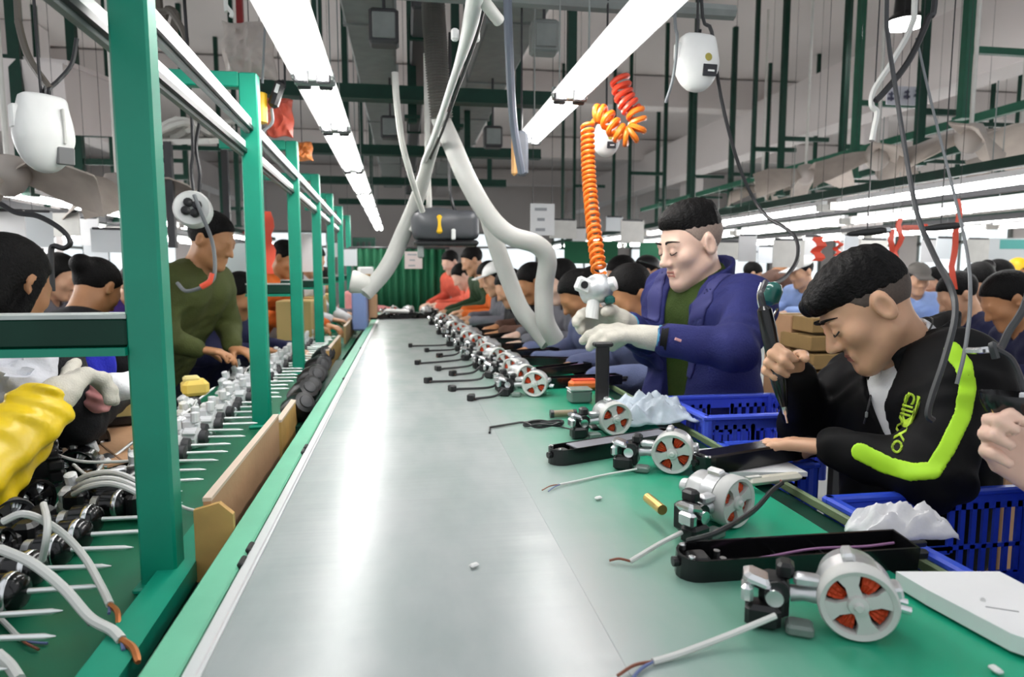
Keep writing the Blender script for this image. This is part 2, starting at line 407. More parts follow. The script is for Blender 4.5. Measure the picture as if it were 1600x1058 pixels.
# left parts bench
LZ = 0.80
lb = thing('parts_bench', 'dark green side bench left of the conveyor carrying rows of motor parts', 'workbench', (-0.6, 0.3, 0))
MB().box((-0.575, 3.4, LZ-.012), (0.45, 6.2, 0.024)).build('bench_top', M('dark green laminate', (0.004, 0.13, 0.065), 0.42, var=.25, scale=5), lb)
MB().box((-0.335, 3.4, LZ-.04), (0.012, 6.2, 0.06)).build('edge_board', green_dk, lb)
for y in (.6, 2.6, 4.6, 6.2):
    for x in (-.42, -.75): MB().box((x, y, .385), (.05, .05, .77)).build('leg', green_dk, lb)

# ================================================================== GREEN POST FRAME (left of belt)
POSTX = [(-.387, 1.1), (-.455, 2.2), (-.505, 3.3), (-.54, 4.4), (-.57, 5.5), (-.595, 6.6), (-.61, 7.7)]
POSTX = [(x, y) for x, y in POSTX]
top = 1.885
for k, (x, y) in enumerate(POSTX):
    z0 = 0.80 if y < 6.5 else 0.0
    if k == 0: lab = 'nearest green steel post, crossing the left of the picture from top to bench'
    else: lab = 'green steel post of the left frame, %s from the camera, top bar attached' % ORD[k]
    t = thing('frame_post', lab, 'post', (x, y, z0), 'green steel posts left of the conveyor')
    MB().box((x, y, (z0+top)/2), (.054, .042, top-z0), bev=.004).build('upright', green, t)
    MB().box((x, y, z0+.005), (.07, .07, .01), bev=.003).build('base_plate', green, t)
    MB().box((x-.17, y, top-.021), (.29, .04, .045), bev=.004).build('top_bar', green, t)
    zr = 1.205
    if k == 1: continue
    rl = .67 if k == 0 else .20
    cr = MB().box((x-.025-rl/2, y+.0, zr), (rl, .045, .042), bev=.003).build('cross_rail', green_dk, t)
    MB().box((x-.025-rl/2, y-.006, zr-.028), (rl, .05, .012)).build('rail_flange', green, cr)
    MB().box((x-.025-rl/2, y+.01, zr+.024), (rl, .065, .006)).build('rail_lip', M('pale rail edge', (.50, .54, .52), .5, var=.2), cr)  # lip along the rail top is paler than the sides
tr = thing('floor_rail', 'bright green steel rail lying under the posts along the conveyor', 'rail', (-.37, .4, LZ))
MB().beam((-.352, .5, LZ+.016), (-.43, 4.4, LZ+.016), .05, .032).build('rail_body', green, tr)
# aluminium lamp rails running past the posts
for nm, X, z, lab in (('upper', -.452, 1.738, 'upper of two white rails running behind the green posts'), ('lower', -.472, 1.672, 'lower of two white rails running behind the green posts')):
    t = thing('service_rail', lab, 'rail', (X, .6, z), 'white rails behind the posts')
    a, b = V((X+.04, .6, z)), V((X-.15, 6.8, z))
    MB().beam(a, b, .026, .024).build('rail_body', M('white enamel rail', (.9, .9, .9), .4), t)
    MB().beam(a+V((.002, 0, -.017)), b+V((.002, 0, -.017)), .03, .012).build('slot', blackp, t)
    MB().beam(a+V((.0, 0, -.027)), b+V((.0, 0, -.027)), .012, .009).build('lower_lip', greyduct, t)
# wooden and cardboard guards between the posts
def board(lab, a, b, z0, z1, th, mat, woodend=True):
    a = V(a); b = V(b); t = thing('guard_board', lab, 'board', (a.x, a.y, z0))
    d = (b-a).normalized()
    MB().beam((a.x, a.y, (z0+z1)/2), (b.x, b.y, (z0+z1)/2), th, z1-z0).build('panel', mat, t)
    MB().beam((a.x, a.y, z1+.003), (b.x, b.y, z1+.003), th+.002, .006).build('top_edge', M('pale card edge', (.62, .50, .40), .8), t)
    if woodend:
        o = V((.012, -.012, 0))
        w = .03
        MB().prism([V((-w, 0, z0)), V((w, 0, z0)), V((w, 0, z1-.02)), V((w*.3, 0, z1)), V((-w, 0, z1-.01))], (a.x+.012, a.y-.012, 0), (a.x+.012, a.y, 0)).build('end_block', wood, t)
    return t
board('long cardboard guard with a wooden end block beside the nearest post', (-.322, 1.12, 0), (-.33, 1.76, 0), .795, .925, .012, cardb)
board('short pale wooden guard just beyond the long cardboard guard', (-.332, 1.80, 0), (-.338, 2.10, 0), .795, .90, .014, wood, False)
board('small wooden guard near the far end of the post row', (-.36, 3.2, 0), (-.37, 3.9, 0), .82, .92, .014, wood, False)
board('last tan board by the far posts of the left frame', (-.385, 4.4, 0), (-.40, 5.9, 0), .82, .93, .014, cardb2, False)

# ================================================================== BELT LAMPS
def lamp(name, lab, x, y0, y1, z, group, x1=None):
    x1 = x if x1 is None else x1
    a = V((x, y0, z)); b = V((x1, y1, z)); t = thing(name, lab, 'lamp', (x, y0, z), group)
    s = V((.034, 0, 0))
    mb = MB()                                   # shallow V reflector tray
    pr = [V((-.066, 0, .004)), V((-.045, 0, .03)), V((.045, 0, .03)), V((.066, 0, .004)), V((.060, 0, .003)), V((.0, 0, .02)), V((-.060, 0, .003))]
    mb.prism(pr, a, b).build('reflector', lampw, t)
    for k in (-1, 1):
        MB().tube([a+s*k+V((0, .012, 0)), b+s*k-V((0, .012, 0))], .0155, 10).build('tube', tube_m, t, True)
    for e, dy in ((a, .006), (b, -.006)):
        MB().box(e+V((0, dy, .008)), (.128, .012, .04), bev=.004).build('end_cap', greyduct, t)
        for k in (-1, 1): MB().box(e+s*k+V((0, dy*2.6, .001)), (.044, .016, .044), bev=.004).build('lamp_holder', dkgrey, t)
    for f in (.2, .8):
        q = a.lerp(b, f); MB().cyl(q+V((0, 0, .03)), V((q.x, q.y, ZC)), .003, n=6).build('hanger', greyduct, t)
    return t
def area(x, y, z, sx, sy, e, nm):
    L = bpy.data.lights.new(nm, 'AREA'); L.shape = 'RECTANGLE'; L.size = sx; L.size_y = sy; L.energy = e; L.color = (1, .985, .96)
    o = bpy.data.objects.new(nm, L); COL.objects.link(o); o.location = (x, y, z); return o
LL = [(1.05, 2.265), (2.315, 3.04), (3.09, 4.26), (4.31, 5.49), (5.54, 6.71), (6.76, 7.93), (7.98, 9.2), (9.25, 10.6)]
for k, (a, b) in enumerate(LL):
    fx = lambda y: -.262-.0115*(y-1.05)
    lamp('belt_lamp', '%s twin-tube lamp from the camera in the row over the left belt edge' % ORD[k], fx(a), a, b, 1.9, 'lamps over the left belt edge', fx(b))
lamp('bench_lamp', 'big near twin-tube lamp hanging over the green bench on the right', .578, 1.1, 2.36, 1.9, 'lamps over the green bench')
lamp('bench_lamp', 'shorter twin-tube lamp over the bench behind the big near one', .585, 2.38, 3.2, 1.9, 'lamps over the green bench')

# ================================================================== OVERHEAD STEEL OVER THE LINE
def pipe(name, lab, cat, pts, r, mat, group=None, n=8):
    P = [V(p) for p in pts]; mb = MB().tube(P, r, n)
    o = mb.build(name, mat, None, True); tag(o, lab, cat, group); return o
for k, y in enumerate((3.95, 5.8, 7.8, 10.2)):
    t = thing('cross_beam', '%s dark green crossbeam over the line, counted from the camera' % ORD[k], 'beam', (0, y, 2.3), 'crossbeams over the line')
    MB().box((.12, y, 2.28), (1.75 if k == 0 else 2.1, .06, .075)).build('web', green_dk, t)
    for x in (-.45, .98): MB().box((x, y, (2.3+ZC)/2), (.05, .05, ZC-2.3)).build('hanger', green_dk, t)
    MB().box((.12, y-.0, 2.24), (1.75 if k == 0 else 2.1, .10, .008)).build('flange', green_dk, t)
pipe('cross_pipe', 'grey pipe crossing the top of the picture over the belt', 'pipe', [(-1.1, 2.6, 2.305), (1.3, 2.6, 2.305)], .03, greyduct)
for k, (x, z, w, h, y0, y1, lab) in enumerate(((-.16, 2.66, .26, .14, 2.2, 11, 'wide pale grey cable duct running over the left of the belt'), (.62, 2.72, .30, .16, 2.2, 11, 'grey duct running overhead on the right of the belt'), (.10, 2.52, .10, .10, 3.2, 11, 'dark narrow tray running overhead between the two ducts'))):
    t = thing('cable_duct', lab, 'duct', (x, y0, z))
    MB().box((x, (y0+y1)/2, z), (w, y1-y0, h), bev=.01).build('duct_body', greyduct if k < 2 else dkgrey, t)
    yy = y0+.4
    while yy < y1:
        MB().box((x, yy, z), (w+.02, .03, h+.02)).build('joint_band', greyduct if k < 2 else green_dk, t); yy += 1.2
for x, y, lab in ((.06, 4.1, 'dark green hanger post in the middle of the overhead steel'), (.33, 4.3, 'green hanger post right of the white diagonal pipe'), (.55, 5.9, 'green hanger post behind the near lamps')):
    t = thing('hanger_post', lab, 'post', (x, y, 2.3)); MB().box((x, y, 3.2), (.05, .05, 2.1)).build('upright', green_dk, t); MB().box((x, y, 2.18), (.09, .09, .02)).build('foot_plate', green_dk, t)
# hoists/motors hanging in the dark of the overhead gear
for k, (px, py, d) in enumerate(((600, 45, 3.0), (610, 200, 4.6), (850, 60, 3.2), (770, 215, 4.8))):
    p = dp(px, py, d); t = thing('junction_box', ['dark junction box high above the belt under the grey pipe', 'small dark junction box above the belt centre', 'grey junction box above the belt near the big right lamp', 'dark junction box left of the second right lamp'][k], 'box', p)
    MB().box(p, (.13, .10, .15), bev=.01).build('case', dkgrey if k != 2 else greyduct, t)
    MB().box(p+V((0, -.053, 0)), (.10, .012, .11), bev=.004).build('cover', greyduct, t)
    MB().cyl(p+V((0, 0, .07)), p+V((0, 0, .5)), .008, n=6).build('conduit', dkgrey, t)
# ================================================================== SIDE LINES
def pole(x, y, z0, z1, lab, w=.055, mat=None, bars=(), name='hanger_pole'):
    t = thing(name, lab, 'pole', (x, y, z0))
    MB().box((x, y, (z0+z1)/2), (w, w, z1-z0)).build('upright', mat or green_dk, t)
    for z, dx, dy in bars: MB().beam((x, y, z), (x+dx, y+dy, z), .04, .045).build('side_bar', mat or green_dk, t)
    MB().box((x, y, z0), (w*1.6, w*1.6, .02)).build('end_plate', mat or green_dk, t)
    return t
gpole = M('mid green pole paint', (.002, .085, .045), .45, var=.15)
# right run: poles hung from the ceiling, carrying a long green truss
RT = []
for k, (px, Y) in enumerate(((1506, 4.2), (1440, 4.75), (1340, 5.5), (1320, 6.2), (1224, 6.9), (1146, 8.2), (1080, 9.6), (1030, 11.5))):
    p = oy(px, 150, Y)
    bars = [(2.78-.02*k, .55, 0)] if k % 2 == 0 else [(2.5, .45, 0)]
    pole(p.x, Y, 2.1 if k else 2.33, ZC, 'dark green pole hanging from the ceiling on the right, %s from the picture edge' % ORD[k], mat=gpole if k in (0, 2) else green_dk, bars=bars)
for k, (a, b, lab) in enumerate((((1605, 163), (1200, 274), 'upper long green rail slanting across the right side under the poles'), ((1605, 205), (1240, 300), 'lower long green rail below the upper slanting rail on the right'))):
    A_, B_ = oy(*a, 4.1), oy(*b, 7.2); d = (B_-A_)
    t = thing('truss_rail', lab, 'rail', A_)
    MB().beam(A_-d*.3, B_+d*1.2, .05, .06).build('chord', gpole if k == 0 else green_dk, t)
    for f in np.linspace(0, 2, 12):
        q = A_+d*float(f); MB().beam(q, q+V((.5, 0, 0)), .03, .03).build('cross_bar', green_dk, t)
# more thin poles behind on the right and in the middle
thin = [(1178, 0, 7.0, 2.3), (1085, 0, 7.4, 1.7), (1040, 60, 8.2, 1.7), (985, 180, 9.0, 1.6), (960, 190, 9.5, 1.6), (880, 200, 10, 1.6), (898, 230, 10.5, 1.6), (1500, 0, 7.5, 2.2), (1590, 80, 6.5, 2.2), (1548, 100, 8, 2.2), (1275, 200, 9, 2.2), (1200, 0, 9.5, 2.0)]
for k, (px, py, Y, z0) in enumerate(thin):
    p = oy(px, 200, Y); pole(p.x, Y, z0, ZC, 'thin dark pole in the right background, at the %s place from the tool balancer' % ORD[k], .04, bars=[(2.6, .5, 0)] if k % 3 == 0 else [], name='thin_pole')
# left run
for k, (px, Y, w) in enumerate(((30, 4.6, .065), (118, 5.6, .06), (172, 7.0, .05), (192, 6.4, .045), (285, 8.5, .05), (340, 9.6, .05), (365, 7.6, .045), (62, 8.8, .05))):
    p = oy(px, 150, Y); pole(p.x, Y, 1.75, ZC, 'dark green pole in the left background, %s outward from the picture edge' % ORD[k], w, bars=[(2.55, -.8, 0)] if k % 2 == 0 else [(2.1, .5, 0)])
p = oy(378, 100, 6.0); pole(p.x, 6.0, 1.6, ZC, 'dark red vertical pipe behind the second green post', .05, redp, name='red_pipe')
p = oy(128, 60, 2.6)
pipe('overhead_pipe', 'dark overhead pipe crossing the upper left behind the nearest post', 'pipe', [(-2.4, 3.0, 2.42), (-.5, 3.0, 2.42)], .03, green_dk)
# long white ducts
t = thing('air_duct', 'long white box duct at upper left behind the nearest post', 'duct', (-3.6, 4, 2.5))
a, b = dp(35, 165, 5.2), dp(190, 185, 7.2)
MB().beam(oy(28, 150, 4.6), oy(188, 180, 7.6), .5, .42).build('duct_body', concm, t)
MB().beam(oy(28, 150, 4.6)+V((0, 0, .22)), oy(188, 180, 7.6)+V((0, 0, .22)), .54, .03).build('duct_lid', concm, t)
# hall lamps: long thin twin lamps over the other lines
def hall_lamp(x, y0, y1, z, lab, grp):
    t = thing('hall_lamp', lab, 'lamp', (x, y0, z), grp); a = V((x, y0, z)); b = V((x, y1, z))
    MB().beam(a+V((0, 0, .035)), b+V((0, 0, .035)), .035, .03).build('batten', lampw, t)
    MB().tube([a, b], .02, 6).build('tube', hall_m, t)
    for e in (a, b): MB().box(e, (.13, .02, .05)).build('end_cap', offwhite, t)
    for e in (.25, .75):
        q = a.lerp(b, e); MB().cyl(q+V((0, 0, .03)), q+V((0, 0, .5)), .004, n=4).build('hanger', greyduct, t)
n = 0
for side, rows in (('right', ((2.9, 1.72, 2.6), (3.35, 1.66, 3.0), (4.6, 1.78, 3.4), (5.6, 1.7, 4.0), (7.0, 1.85, 4.2), (8.6, 1.9, 4.5))), ('left', ((-2.3, 1.74, 2.2), (-2.75, 1.66, 2.4), (-3.6, 1.74, 2.8), (-4.8, 1.76, 3.4), (-6.2, 1.85, 3.8)))):
    for r, (x, z, y) in enumerate(rows):
        for k in range(6):
            hall_lamp(x, y+k*1.75, y+k*1.75+1.6, z, 'white tube lamp over the %s lines, %s row out, %s lamp back' % (side, ORD[r], ORD[k]), 'lamps over the %s lines' % side)
    # dark lamp carriers above the rows
    for r, (x, z, y) in enumerate(rows):
        t = thing('lamp_carrier', 'dark thin carrier beam above the %s lamp row on the %s side' % (ORD[r], side), 'beam', (x, y, z+.1))
        MB().box((x, y+5.2, z+.09), (.05, 10.6, .05)).build('beam_body', dkgrey if r % 2 else green_dk, t)
# high bay lamp
p = dp(1415, 30, 6.0); t = thing('high_bay_lamp', 'round dark hanging lamp with bright rim at the top right', 'lamp', p)
MB().lathe([(.03, .25), (.09, .22), (.10, .05), (.16, .0), (.165, -.03)], p, n=24, cap=True).build('shade', blackp, t, True)
MB().lathe([(.165, -.03), (.17, -.055), (.12, -.065)], p, n=24, cap=True).build('diffuser', hall_m, t, True)
MB().cyl(p+V((0, 0, .25)), V((p.x, p.y, ZC)), .01, n=6).build('cord', cableb, t)
# three blade ceiling fans, at rest
def fan(px, py, Y, r, rot, lab):
    p = oy(px, py, Y); t = thing('ceiling_fan', lab, 'fan', p, 'beige ceiling fans')
    MB().lathe([(.02, .16), (.06, .15), (.085, .10), (.085, .05), (.05, .0), (.02, -.02)], p, n=16, cap=True).build('motor', M('beige fan motor', (.36, .32, .29), .5), t, True)
    MB().cyl(p+V((0, 0, .15)), V((p.x, p.y, ZC)), .012, n=8).build('rod', offwhite, t)
    for k in range(3):
        a = rot+k*2.094; d = V((math.cos(a), math.sin(a), 0)); s = V((-d.y, d.x, 0)); vs = []; fs = []
        pr = [(.08, .035), (.2, .08), (.4, .135), (.6, .15), (.82, .13), (1.0, .05)]
        for f, w in pr:
            for q in (-1, -.33, .33, 1):
                c = p+d*(r*f)+s*(w*q*r*2.3)+V((0, 0, .07-.12*q*r*2*min(1, f*2)-.22*r*f*f+.05*(1-q*q)))
                vs += [c, c-V((0, 0, .008))]
        m = len(pr)
        for i in range(m-1):
            for j in range(3):
                a0 = (i*4+j)*2; b0 = a0+8
                fs += [(a0, b0, b0+2, a0+2), (a0+1, a0+3, b0+3, b0+1)]
            a0 = i*8; fs += [(a0, a0+1, a0+9, a0+8), (a0+6, a0+14, a0+15, a0+7)]
        fs += [(0, 2, 3, 1), (2, 4, 5, 3), (4, 6, 7, 5)]; e = (m-1)*8; fs += [(e, e+1, e+3, e+2), (e+2, e+3, e+5, e+4), (e+4, e+5, e+7, e+6)]
        MB().add(vs, fs).build('blade', beige, t, True)
fan(1370, 262, 4.3, .40, .3, 'beige ceiling fan above the seated young man, hanging under the rails')
fan(1515, 235, 3.7, .42, -.1, 'beige ceiling fan near the upper right edge of the picture')
fan(1258, 285, 5.6, .45, .9, 'beige ceiling fan between the two workers, beyond the first fan')
fan(1590, 262, 4.6, .34, .5, 'beige ceiling fan half out of the picture at right')
fan(1190, 305, 7.6, .4, .2, 'small beige ceiling fan behind the standing man')
fan(185, 315, 4.2, .42, .4, 'beige ceiling fan left of the nearest green post')
fan(15, 300, 3.3, .36, .0, 'beige ceiling fan cut by the left picture edge')
# pale machinery shelf seen through the left frame
t = thing('overhead_shelf', 'pale shelf with tangled white gear seen between the first two posts', 'shelf', oy(320, 225, 4.2))
a, b = oy(262, 222, 4.2), oy(350, 218, 4.8)
MB().beam(a, b, .5, .03).build('deck', offwhite, t)
for q in (a, b): MB().box(q+V((0, 0, -.3)), (.04, .04, .6)).build('leg', dkgrey, t)
for k in range(7):
    q = a.lerp(b, (k+.5)/7)+V((0, random.uniform(-.1, .1), .03)); w = thing('spare_hose', 'white bundled spare hose lying on the pale overhead shelf, %s from the left' % ORD[k], 'hose', q, 'white spare hoses on the overhead shelf')
    pts = [q+V((math.cos(t_)*.10, math.sin(t_)*.07, .03+.04*math.sin(t_*1.3+k))) for t_ in np.linspace(0, 8, 22)]
    MB().tube(pts, .018, 6).build('coil', offwhite, w, True)

# ================================================================== HOSES OVER THE BELT
def hose(name, lab, cat, pts, r, mat, n=10, up=False, k=6, group=None):
    P = [dp(*p) for p in pts]
    if up: P = [P[0]+V((0, .02, .6))]+P
    S = smooth_path(P, k); mb = MB(); mb.tube(S, r if not isinstance(r, (list, tuple)) else list(np.interp(np.linspace(0, 1, len(S)), np.linspace(0, 1, len(r)), r)), n)
    o = mb.build(name, mat, None, True); return tag(o, lab, cat, group)
hose('extraction_hose', 'thick grey plastic hose bending from the overhead pipes down to the right bench workers', 'hose', [(688, 185, 2.7), (706, 225, 2.65), (730, 280, 2.6), (762, 335, 2.6), (795, 367, 2.6), (838, 382, 2.62), (855, 405, 2.65), (850, 450, 2.7), (852, 500, 2.72), (868, 532, 2.75)], .038, pvc, 14)
hose('extraction_hose', 'second grey hose hanging left of the thick bent hose, ending at the workers', 'hose', [(758, 330, 2.72), (776, 385, 2.75), (796, 440, 2.78), (815, 485, 2.8), (838, 512, 2.8), (858, 535, 2.78)], [.03, .036, .036, .038, .042], pvc, 14)
t = hose('extraction_hose', 'grey hose curving down to the left edge of the belt', 'hose', [(693, 180, 2.6), (672, 245, 2.9), (652, 310, 3.1), (630, 365, 3.2), (605, 418, 3.2), (570, 460, 3.15)], [.022, .026, .034, .040, .040, .036], pvc, 14)
mb = MB(); a = dp(585, 447, 3.17); b = dp(550, 440, 3.15); mb.lathe([(.02, 0), (.04, .03), (.055, .10), (.05, .11), (.03, .04)], a, (b-a), 16).build('nozzle', offwhite, t, True)
hose('thin_pipe', 'thin pale pipe standing slanted above the belt centre', 'pipe', [(617, 113, 2.6), (620, 160, 2.62), (628, 220, 2.7), (640, 268, 2.8), (650, 300, 2.9), (660, 330, 3.0)], .013, offwhite, 8)
# ribbed duct
P = [dp(680, -120, 2.6)+V((0, 0, 1.2))]+[dp(*q) for q in ((680, -120, 2.6), (677, 0, 2.6), (680, 60, 2.6), (684, 120, 2.62), (690, 185, 2.66))]; S = smooth_path(P, 30); rr = [(.047 if i % 2 else .039) for i in range(len(S))]
tag(MB().tube(S, rr, 14).build('ribbed_duct', pvcd, None, False), 'dark ribbed flexible duct hanging from the top centre of the picture', 'duct')
# white diagonal pipe with black cable
t = thing('drop_pipe', 'pale diagonal pipe with a black cable coming down from the top centre', 'pipe', dp(740, 0, 1.5))
S = smooth_path([dp(765, -160, 1.25)+V((.05, -.05, 1.1)), dp(765, -160, 1.25)+V((.03, -.03, .5))]+[dp(*q) for q in ((765, -160, 1.25), (742, 0, 1.5), (728, 65, 1.7), (705, 135, 2.0), (680, 210, 2.5), (660, 262, 3.0), (648, 330, 3.4))], 5)
MB().tube(S, list(np.interp(np.linspace(0, 1, len(S)), [0, .42, .5, .58, 1], [.02, .020, .017, .012, .012])), 10).build('pipe_body', whitep, t, True)
MB().tube([q+V((.022, -.004, .0)) for q in S], .005, 6).build('black_cable', cableb, t, True)
a = dp(722, 55, 1.7); MB().box(a+V((-.018, 0, 0)), (.02, .02, .03), bev=.005).build('clamp', whitep, t); MB().box(a+V((.035, 0, 0)), (.02, .02, .03), bev=.005).build('clamp', whitep, t)
hose('short_hose', 'short white tube end bending at the top right of the diagonal pipe', 'hose', [(752, -40, 1.5), (757, 0, 1.5), (766, 15, 1.52), (780, 33, 1.55)], .014, offwhite, 10)
hose('blue_grey_strip', 'blurred blue-grey cable strip hanging at the top centre right of the ribbed duct', 'cable', [(792, -60, 2.1), (795, 60, 2.1), (802, 190, 2.3), (815, 270, 2.4)], .014, M('blue grey strip', (.13, .15, .19), .5), 8)
# orange cordless tool hanging
p = dp(815, 240, 2.6); t = thing('hanging_tool', 'grey hanging tool with a tan grip beside the end of the right lamp', 'tool', p)
MB().box(p, (.05, .04, .17), bev=.012).build('body', M('slate plastic', (.10, .11, .13), .5), t); MB().box(p+V((-.03, -.01, -.01)), (.022, .03, .15), bev=.008).build('grip', M('tan grip', (.62, .34, .12), .5), t)
MB().cyl(p+V((0, 0, .08)), p+V((.0, 0, .9)), .004, n=6).build('cord', cableb, t)
# hanging vacuum head
p = dp(696, 358, 3.2); t = thing('vacuum_head', 'dark grey extraction hood with a yellow band hanging over the belt', 'hood', p)
def fv(q):
    d = rbox(q, p+V((0, 0, .01)), (.155, .10, .075), .045)
    d = smax(d, -(q[:, 2]-(p.z-.055)), .02)
    d = smin(d, ell(q, p+V((-.05, -.03, .02)), (.10, .09, .07)), .04)
    return d
sdf_obj('hood_shell', fv, p-V((.25, .2, .16)), p+V((.25, .2, .16)), .008, M('charcoal hood', (.055, .058, .065), .4), t)
MB().box(p+V((0, 0, -.068)), (.30, .19, .028), bev=.01).build('base_lip', blackp, t)
MB().box(p+V((-.035, -.112, .015)), (.028, .02, .085), bev=.008).build('yellow_band', yellowp, t)
MB().box(p+V((.03, -.112, -.03)), (.02, .012, .05), bev=.005).build('white_tag', whitep, t)
MB().tube(smooth_path([p+V((-.16, -.02, -.01)), p+V((-.13, -.04, .04)), p+V((-.08, -.03, .08)), p+V((-.08, 0, .3)), p+V((-.08, 0, .8))]), .014, 8).build('support_tube', offwhite, t, True)
MB().tube(smooth_path([p+V((.06, -.04, .06)), p+V((.03, -.05, .12)), p+V((.02, 0, .3)), p+V((.03, 0, .9))]), .008, 6).build('power_cord', cableb, t, True)
MB().box(p+V((-.12, -.06, -.10)), (.03, .03, .08), bev=.008).build('hanging_latch', greyduct, t)
# spiral hoses
def coil(name, lab, ctr, R, r, turns, mat, end=None):
    S = smooth_path([dp(*q) for q in ctr], 10); L = len(S); pts = []; N = turns*12
    for i in range(N+1):
        f = i/N*(L-1); j = min(int(f), L-2); c = S[j].lerp(S[j+1], f-j); tg = (S[j+1]-S[j]).normalized()
        u = tg.cross(V((0, 1, 0.01))).normalized(); w = tg.cross(u); a = i/12*2*math.pi
        pts.append(c+u*math.cos(a)*R+w*math.sin(a)*R)
    o = MB().tube(pts, r, 7).build(name, mat, None, True); return tag(o, lab, 'hose')
coil('spiral_hose', 'thick red-orange spiral air hose looped in a U beside the right lamp', ((968, 122, 2.3), (975, 150, 2.3), (988, 172, 2.3)), .028, .0095, 5, redor)
coil('spiral_hose', 'orange spiral air hose loop joined below the red one', ((992, 172, 2.3), (996, 200, 2.3), (978, 214, 2.3), (960, 200, 2.3), (944, 180, 2.32), (930, 178, 2.34)), .026, .0095, 10, orange)
coil('spiral_hose', 'long orange spiral hose hanging down to the motor in the standing man\'s gloves', ((918, 195, 2.35), (919, 250, 2.33), (922, 300, 2.3), (928, 360, 2.2), (936, 425, 2.1)), .020, .0065, 26, orange)
# ------------------------------------------------------------------ tool balancers
def balancer(px, py, d, w, h, rz, lab, plate=True):
    p = dp(px, py, d); t = thing('tool_balancer', lab, 'balancer', p); R = rotz(rz)
    Rn = np.array(R.transposed().transposed(), dtype=np.float32)
    def f(q):
        a = ell(q, p+R@V((0, 0, -h*.04)), (w*.5, w*.34, h*.46), Rn)
        b = rbox(q, p+R@V((w*.02, 0, h*.2)), (w*.40, w*.2, h*.30), w*.12, Rn)
        return smin(a, b, w*.25)
    sdf_obj('housing', f, p-V((w, w, h*.8)), p+V((w, w, h*.8)), w/16, whitep, t)
    MB().box(p+R@V((-w*.46, 0, h*.18)), (w*.14, w*.2, h*.3), R, bev=w*.03).build('side_bracket', whitep, t)
    if plate:
        lp_ = MB().box(p+R@V((w*.15, -w*.335, -h*.17)), (w*.34, .004, h*.20), Matrix.Rotation(.15, 3, 'X') @ R, bev=.001).build('label_plate', ink, t)
        MB().box(p+R@V((w*.17, -w*.345, -h*.18)), (w*.16, .004, h*.03), R).build('label_mark', whitep, lp_)
        MB().cyl(p+R@V((w*.10, -w*.33, h*.05)), p+R@V((w*.10, -w*.355, h*.05)), w*.085, n=12).build('emblem', M('gold emblem', (.36, .30, .05), .4), t)
    MB().tube(smooth_path([p+V((0, 0, h*.45)), p+V((.01, 0, h*.6)), p+V((0, 0, h*.8)), p+V((0, 0, 1.2))]), .004, 6).build('hook_cable', cableb, t)
    return t, p
balancer(1088, 100, 2.0, .132, .165, .1, 'white tool balancer with a dark label plate hanging above the standing man')
t, p = balancer(68, 210, 1.75, .135, .20, .75, 'large white tool balancer at the upper left picture edge', False)
R = rotz(.75)
MB().box(p+R@V((.035, -.035, -.055)), (.04, .02, .045), R @ Matrix.Rotation(.1, 3, 'X'), bev=.003).build('label_plate', M('grey label', (.16, .16, .16), .5), t)
MB().box(p+R@V((.034, -.038, .02)), (.007, .02, .09), R, bev=.002).build('slot', offwhite, t)
balancer(947, 220, 2.6, .10, .125, -.1, 'small white tool balancer behind the orange spiral hose')
# round white reel in front of the olive jacket worker
p = dp(302, 328, 2.5); t = thing('cable_reel', 'white round cable reel with a black cross hub in front of the olive-jacket worker', 'reel', p)
ax = V((.15, -1, .1)); MB().lathe([(.02, .035), (.06, .04), (.066, .03), (.066, -.03), (.05, -.04), (.02, -.04)], p, ax, 26, True).build('rim', whitep, t, True)
for k in range(4):
    a = k*math.pi/2+.5; u = V((1, .15, 0)).normalized(); w = ax.normalized().cross(u); q = p+ax.normalized()*.042+(u*math.cos(a)+w*math.sin(a))*.022
    MB().lathe([(.016, -.01), (.017, .006), (.01, .010)], q, ax, 10, True).build('hub_lobe', blackp, t, True)
MB().tube(smooth_path([p+V((.01, -.02, .06)), p+V((0, 0, .15)), p+V((.01, 0, .3)), p+V((0, 0, 1.0))]), .006, 6).build('chain', cableb, t)
MB().tube(smooth_path([p+V((.02, -.05, .05)), p+V((.045, -.06, -.02)), p+V((.075, -.05, -.12)), p+V((.08, -.05, -.22)), p+V((.06, -.05, -.27)), p+V((-.02, -.05, -.30)), p+V((-.06, -.03, -.27))]), .007, 8).build('air_line', cableg, t, True)
MB().tube(smooth_path([p+V((.072, -.05, -.235)), p+V((.06, -.052, -.265)), p+V((.03, -.055, -.285))]), .011, 8).build('red_coupling', redm, t, True)
# yellow and black hanging driver at the left lamp
p = dp(424, 165, 2.4); t = thing('hanging_driver', 'black hanging driver with a yellow pad beside the left belt lamp', 'tool', p)
MB().box(p+V((.02, 0, .04)), (.035, .04, .10), Matrix.Rotation(.35, 3, 'Y'), bev=.01).build('body', blackp, t)
MB().box(p+V((.025, -.022, .055)), (.012, .006, .03), Matrix.Rotation(.35, 3, 'Y')).build('label', whitep, t)
MB().lathe([(.012, -.055), (.026, -.05), (.027, .05), (.012, .055)], p+V((-.04, 0, -.01)), (0, 0, 1), 12, True).build('yellow_pad', yellowp, t, True)
MB().tube(smooth_path([p+V((.04, 0, .09)), p+V((.05, 0, .12)), p+V((.05, 0, .8))]), .004, 6).build('cord', cableb, t)
MB().tube(smooth_path([p+V((.0, 0, -.01)), p+V((0, .0, -.06)), p+V((-.04, 0, -.10)), p+V((-.03, 0, -.14))]), .006, 6).build('lead', cableg, t, True)
